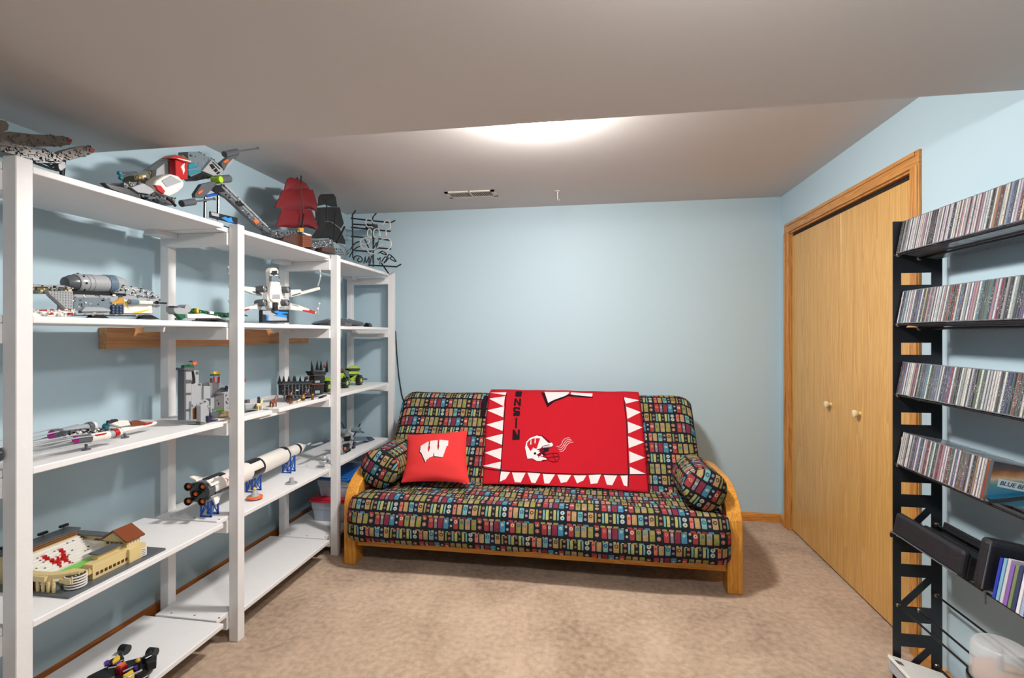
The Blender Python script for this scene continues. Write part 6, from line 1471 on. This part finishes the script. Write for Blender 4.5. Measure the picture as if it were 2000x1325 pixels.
# spine papers in order from the far end of each row
Wt = (206, 204, 204); Gy = (150, 150, 156); Dk = (60, 60, 66); Kk = (34, 34, 40); Cr = (206, 196, 178); Rd = (150, 40, 44); Pk = (190, 120, 130); Bl = (60, 96, 150); Lb = (120, 160, 190); Gn = (70, 110, 70); Ye = (196, 180, 70); Or = (190, 120, 70); Pu = (110, 80, 130); Br = (110, 76, 60); Tl = (50, 130, 140); Nb = (48, 58, 96); Lg = (178, 180, 184)
NAMES = {Wt: 'white', Gy: 'grey', Dk: 'dark grey', Kk: 'black', Cr: 'cream', Rd: 'red', Pk: 'pink', Bl: 'blue', Lb: 'pale blue', Gn: 'green', Ye: 'yellow', Or: 'orange', Pu: 'purple', Br: 'brown', Tl: 'teal', Nb: 'navy', Lg: 'light grey'}
ROWS = [
    ('top', 0, [Dk, Kk, Gy, Br, Gy, Wt, Wt, Lg, Wt, Lg, Wt, Cr, Lg, Pk, Wt, Lg, Dk, Dk, Kk, Cr, Gy, Wt, Lg, Wt, Lg, Wt, Dk, Wt, Cr, Wt, Pk, Wt, Lg, Pk, Wt, Cr, Wt, Pk, Wt, Lg, Wt, Dk, Cr, Or, Br, Lg, Wt, Lb, Bl, Wt, Lg, Rd, Cr, Ye, Gn, Dk, Gy, Wt, Lg, Dk, Wt, Cr, Gy, Wt, Br, Wt, Gy, Dk, Wt, Lg]),
    ('second', 1, [Wt, Kk, Lb, Tl, Wt, Wt, Pk, Wt, Dk, Dk, Bl, Wt, Dk, Ye, Dk, Pk, Pu, Gy, Wt, Wt, Lg, Wt, Pk, Wt, Br, Rd, Kk, Rd, Cr, Bl, Dk, Wt, Gy, Wt, Pk, Pk, Wt, Tl, Dk, Gn, Tl, Dk, Pk, Wt, Rd, Kk, Gy, Dk, Wt, Gy, Dk, Nb, Pu, Wt, Gy, Gn, Wt, Dk, Bl, Wt, Cr, Kk, Gy, Wt, Rd, Dk, Wt, Gy]),
    ('third', 2, [Dk, Br, Bl, Wt, Lg, Wt, Wt, Pk, Rd, Cr, Kk, Gn, Dk, Bl, Tl, Wt, Dk, Gn, Pu, Bl, Gy, Wt, Nb, Nb, Pu, Rd, Wt, Br, Kk, Wt, Gy, Cr, Wt, Lg, Dk, Kk, Gn, Wt, Gn, Wt, Lg, Wt, Cr, Wt, Dk, Wt, Nb, Nb, Kk, Rd, Dk, Dk, Cr, Wt, Or, Lb, Bl, Dk, Wt, Kk, Gy, Wt, Gn, Bl, Wt, Dk]),
    ('fourth', 3, [Wt, Cr, Wt, Pk, Wt, Wt, Gy, Dk, Pu, Wt, Bl, Dk, Wt, Pk, Rd, Cr, Tl, Wt, Dk, Gy, Rd, Pk, Wt, Wt, Rd, Gn, Cr, Bl, Wt, Gn, Br, Pu, Dk, Wt, Kk, Or, Wt, Wt, Lg]),
]
def ordinal(n):
    return '%d%s' % (n, 'th' if 10 <= n % 100 <= 20 else {1: 'st', 2: 'nd', 3: 'rd'}.get(n % 10, 'th'))
PITCH = .0106
for rname, ri, cols in ROWS:
    z = ZS[ri]; rnd = random.Random(100 + ri)
    for i, c in enumerate(cols):
        o = bpy.data.objects.new('cd_case', cd_mesh); COL.objects.link(o)
        y = RY1 - .012 - i * PITCH
        o.location = (1.149 + rnd.uniform(0, .003), y, z + .002)
        o.rotation_euler = rot
        g_ = sum(c) / 3; c_ = [g_ + (v - g_) * .62 for v in c]
        l = lin(tuple(max(0, min(255, v * .9 + rnd.randint(-8, 8))) for v in c_))
        o.color = l[:3] + (1.0 if sum(c) < 380 else 0.0,)
        tag(o, '%s-spined CD case, %s from the closet end of the %s row' % (NAMES[c], ordinal(i + 1), rname), 'cd case', 'CD cases in the %s row' % rname)
# the last case of the fourth row shows its cover
yl = RY1 - .012 - len(ROWS[3][2]) * PITCH - .003
cv = thing('cd_case', 'CD case with teal and amber cover reading BLUE BEY ending the fourth row', 'cd case', (1.149, yl, ZS[3] + .002))
def cdp(x, y, z):      # case coordinates to world
    return (1.149 + x * CT + z * ST, yl + y, ZS[3] + .002 - x * ST + z * CT)
def cbox(name, m, x0, x1, y0, y1, z0, z1, par=cv):
    b = MB().box(x0, x1, y0, y1, z0, z1); b.v = [cdp(*p) for p in b.v]
    return b.build(name, m, par)
cbox('case', M_CASE, 0, CD_, -CW / 2, CW / 2, 0, CH)
cbox('spine_paper', BR, -.0006, .001, -CW / 2 + .001, CW / 2 - .001, .003, CH - .003)
def cover_material():
    m = bpy.data.materials.new('cover_print'); m.use_nodes = True
    nt = m.node_tree; N = nt.nodes.new; L = nt.links.new; bs = nt.nodes['Principled BSDF']; bs.inputs['Roughness'].default_value = .15
    tc = N('ShaderNodeTexCoord'); sp = N('ShaderNodeSeparateXYZ'); L(tc.outputs['Object'], sp.inputs[0])
    nz = N('ShaderNodeTexNoise'); nz.inputs['Scale'].default_value = 26; nz.inputs['Detail'].default_value = 3; L(tc.outputs['Object'], nz.inputs['Vector'])
    a = N('ShaderNodeMath'); a.operation = 'MULTIPLY_ADD'; a.inputs[1].default_value = .03; L(nz.outputs[0], a.inputs[0]); L(sp.outputs[2], a.inputs[2])
    mr = N('ShaderNodeMapRange'); mr.inputs[1].default_value = 0; mr.inputs[2].default_value = .13; L(a.outputs[0], mr.inputs[0])
    rp = N('ShaderNodeValToRGB'); e = rp.color_ramp.elements
    e[0].position = 0; e[0].color = lin((60, 150, 180)); e[1].position = 1; e[1].color = lin((26, 40, 52))
    for p, c in ((.3, (40, 110, 150)), (.5, (60, 130, 140)), (.62, (190, 170, 140)), (.72, (170, 110, 60)), (.84, (90, 60, 40))):
        k = e.new(p); k.color = lin(c)
    L(mr.outputs[0], rp.inputs[0]); L(rp.outputs[0], bs.inputs['Base Color'])
    return m
cbox('cover', cover_material(), .008, CD_ - .002, -CW / 2 - .0006, -CW / 2, .003, CH - .003)
pn = [(.034, .040), (.15, .040), (.15, .068), (.040, .068)]
cbox('title_panel', mat('title_panel', (190, 206, 214), rough=.3), .028, CD_ - .002, -CW / 2 - .0012, -CW / 2 - .0006, .050, .074)
fc = bpy.data.curves.new('title_text', 'FONT'); fc.body = 'BLUE BEY'; fc.size = .018; fc.shear = .25; fc.extrude = .0003; fc.offset = .0002; fc.materials.append(mat('title_ink', (44, 60, 84), rough=.4))
fo = bpy.data.objects.new('title_lettering', fc); COL.objects.link(fo); fo.parent = cv
X3 = Vector((CT, 0, -ST)); Z3 = Vector((ST, 0, CT)); Y3 = X3.cross(Z3)   # text x right, text y up, facing the viewer side
p0 = Vector(cdp(.032, -CW / 2 - .0016, .057)) - Vector(WLOC[cv.name])
TM = Matrix.Translation(p0) @ Matrix(((X3.x, Z3.x, -Y3.x if False else X3.cross(Z3).x), (X3.y, Z3.y, X3.cross(Z3).y), (X3.z, Z3.z, X3.cross(Z3).z))).to_4x4()
tm = bpy.data.meshes.new_from_object(fo); bpy.data.objects.remove(fo); tm.transform(TM)
fo = bpy.data.objects.new('title_lettering', tm); COL.objects.link(fo); fo.parent = cv
WLOC[fo.name] = WLOC[cv.name]
# book-end bracket leaning at the end of the row
be = thing('book_end', 'black metal bracket with a knob holding the end of the fourth row', 'book end', (1.2, yl - .03, ZS[3]))
kp = (1.152, yl - .02, ZS[3] + .004)
MB().tube([kp, (1.20, yl - .022, ZS[3] + .012), (1.30, yl - .022, ZS[3] + .03)], .006).build('bracket_bar', M_RACK, be, smooth=True)
MB().ball(kp, .010).build('knob', M_RACK, be, smooth=True)

# ---- black fabric disc wallets on the fifth row
M_NYL = mat('black_nylon', (24, 24, 30), rough=.55, bump=.4, bscale=120)
z5 = ZS[4]
M_SLV = mat('black_sleeve', (18, 20, 26), rough=.35)
wl = thing('disc_wallet', 'black zipped fabric disc wallet lying on the fifth row of the rack', 'disc wallet', (1.2, 1.95, z5))
poly = [(2.108,.635),(1.798,.625),(1.807,.533),(2.121,.548)]
def tilt_box(t, name, m, x0, x1, y0, y1, z0, z1, bev, ox=1.149, oz=z5 + .002):
    b = MB().box(x0, x1, y0, y1, z0, z1); b.v = [(ox + p[0] * CT + p[2] * ST, p[1], oz - p[0] * ST + p[2] * CT) for p in b.v]
    return b.build(name, m, t, bevel=bev, seg=3)
tilt_box(wl, 'cover', M_NYL, -.02, .006, 1.745, 2.10, .0, .085, .012); tilt_box(wl, 'cover', M_NYL, .0, .15, 1.745, 1.752, .0, .07, .003); tilt_box(wl, 'back_cover', M_NYL, .145, .155, 1.745, 2.10, .0, .085, .004)
for k in range(8): tilt_box(wl, 'disc_sleeve', M_SLV, .009 + k * .017, .022 + k * .017, 1.757, 2.09, .005, .070 - .003 * k + .003 * math.sin(k * 1.7), .004)
tilt_box(wl, 'bottom_cover', M_NYL, .0, .15, 1.745, 2.10, -.001, .004, .001)
rod(wl, 'zip', DG, [(1.128, 2.10, z5 + .012), (1.128, 1.75, z5 + .012)], .0022, 6); MB().box(1.124, 1.129, 2.09, 2.098, z5 - .008, z5 + .008).build('zip_pull', BK, wl)
w2 = thing('disc_wallet', 'black fabric disc wallet standing beside the colourful booklets', 'disc wallet', (1.2, 1.7, z5))
tilt_box(w2, 'cover', M_NYL, -.012, .15, 1.67, 1.715, .0, .155, .016); rod(w2, 'zip', DG, [(1.14, 1.6695, z5 + .01), (1.165, 1.6695, z5 + .15)], .0022, 6); MB().box(1.146, 1.152, 1.668, 1.674, z5 - .035, z5 + .004).build('zip_pull', DG, w2, bevel=.001)
for i, (nm, c) in enumerate((('royal blue', (40, 60, 170)), ('pale teal', (120, 170, 190)), ('light grey', (190, 186, 194)), ('violet', (130, 90, 170)), ('mossy green', (110, 130, 90)), ('dark blue', (50, 60, 100)), ('white', (214, 212, 216)), ('pale blue', (150, 170, 200)), ('grey', (140, 140, 146)), ('black', (30, 30, 34)), ('cream', (214, 204, 180)), ('maroon', (110, 40, 50)), ('silver', (170, 172, 178)), ('brown', (110, 80, 60)))):
    t = thing('disc_booklet', '%s disc sleeve among the sleeves on the fifth row' % nm, 'disc sleeve', (1.2, 1.64 - i * .0135, z5), 'disc sleeves on the fifth row')
    tilt_box(t, 'sleeve', mat(nm + '_card', c, rough=.4), -.004, .135, 1.630 - i * .0135, 1.640 - i * .0135, .0, .118 + .005 * (i % 3), .001)

# ---- disc spindle and cartons on the lowest rods
z6 = ZS[5]
M_FROST = mat('frosted_plastic', (226, 228, 230), rough=.3, alpha=.42)
sp_ = thing('disc_spindle', 'translucent disc spindle tub with a black base low on the rack', 'disc spindle', (1.178, 1.655, ZS[5] + .001))
cx, cy, zb = 1.178, 1.655, ZS[5] + .001
MB().lathe((cx, cy, zb), (0, 0, 1), [(0, .072), (.004, .075), (.018, .075), (.02, .068)], 36).build('base', BK, sp_, smooth=True)
MB().lathe((cx, cy, zb + .016), (0, 0, 1), [(0, .069), (.10, .066), (.109, .058), (.112, .02), (.112, 0)], 36).build('cover', M_FROST, sp_, smooth=True)
MB().cyl((cx, cy, zb + .018), (cx, cy, zb + .118), .0075, n=16).build('spindle_post', LG, sp_, smooth=True)
MB().cyl((cx, cy, zb + .019), (cx, cy, zb + .05), .062, n=36).build('disc_stack', mat('disc_stack', (196, 150, 120), rough=.3), sp_, smooth=True)
ct = thing('carton', 'white carton standing at the foot of the black rack panel', 'carton', (1.2, 2.05, 0))
b = MB()
R = Matrix.Rotation(math.radians(10.5), 3, 'Y')
b.obox((1.20, 1.985, .09), (.19, .20, .012), Matrix.Rotation(math.radians(16), 3, 'Y')); b.build('lid', WH, ct, bevel=.002)
b = MB(); b.obox((1.20, 1.985, .064), (.185, .19, .036), Matrix.Rotation(math.radians(16), 3, 'Y')); b.build('box', LG, ct, bevel=.002)
b = MB(); b.obox((1.125, 2.04, .1195), (.022, .02, .0006), Matrix.Rotation(math.radians(16), 3, 'Y')); b.build('label_mark', DG, ct)
c2 = thing('carton', 'small white and black box tucked below the disc spindle', 'carton', (1.25, 1.78, 0))
MB().obox((1.235, 1.80, .085), (.11, .05, .05), R).build('box', BK, c2, bevel=.002); MB().obox((1.235, 1.80, .112), (.08, .05, .004), R).build('flap', WH, c2)
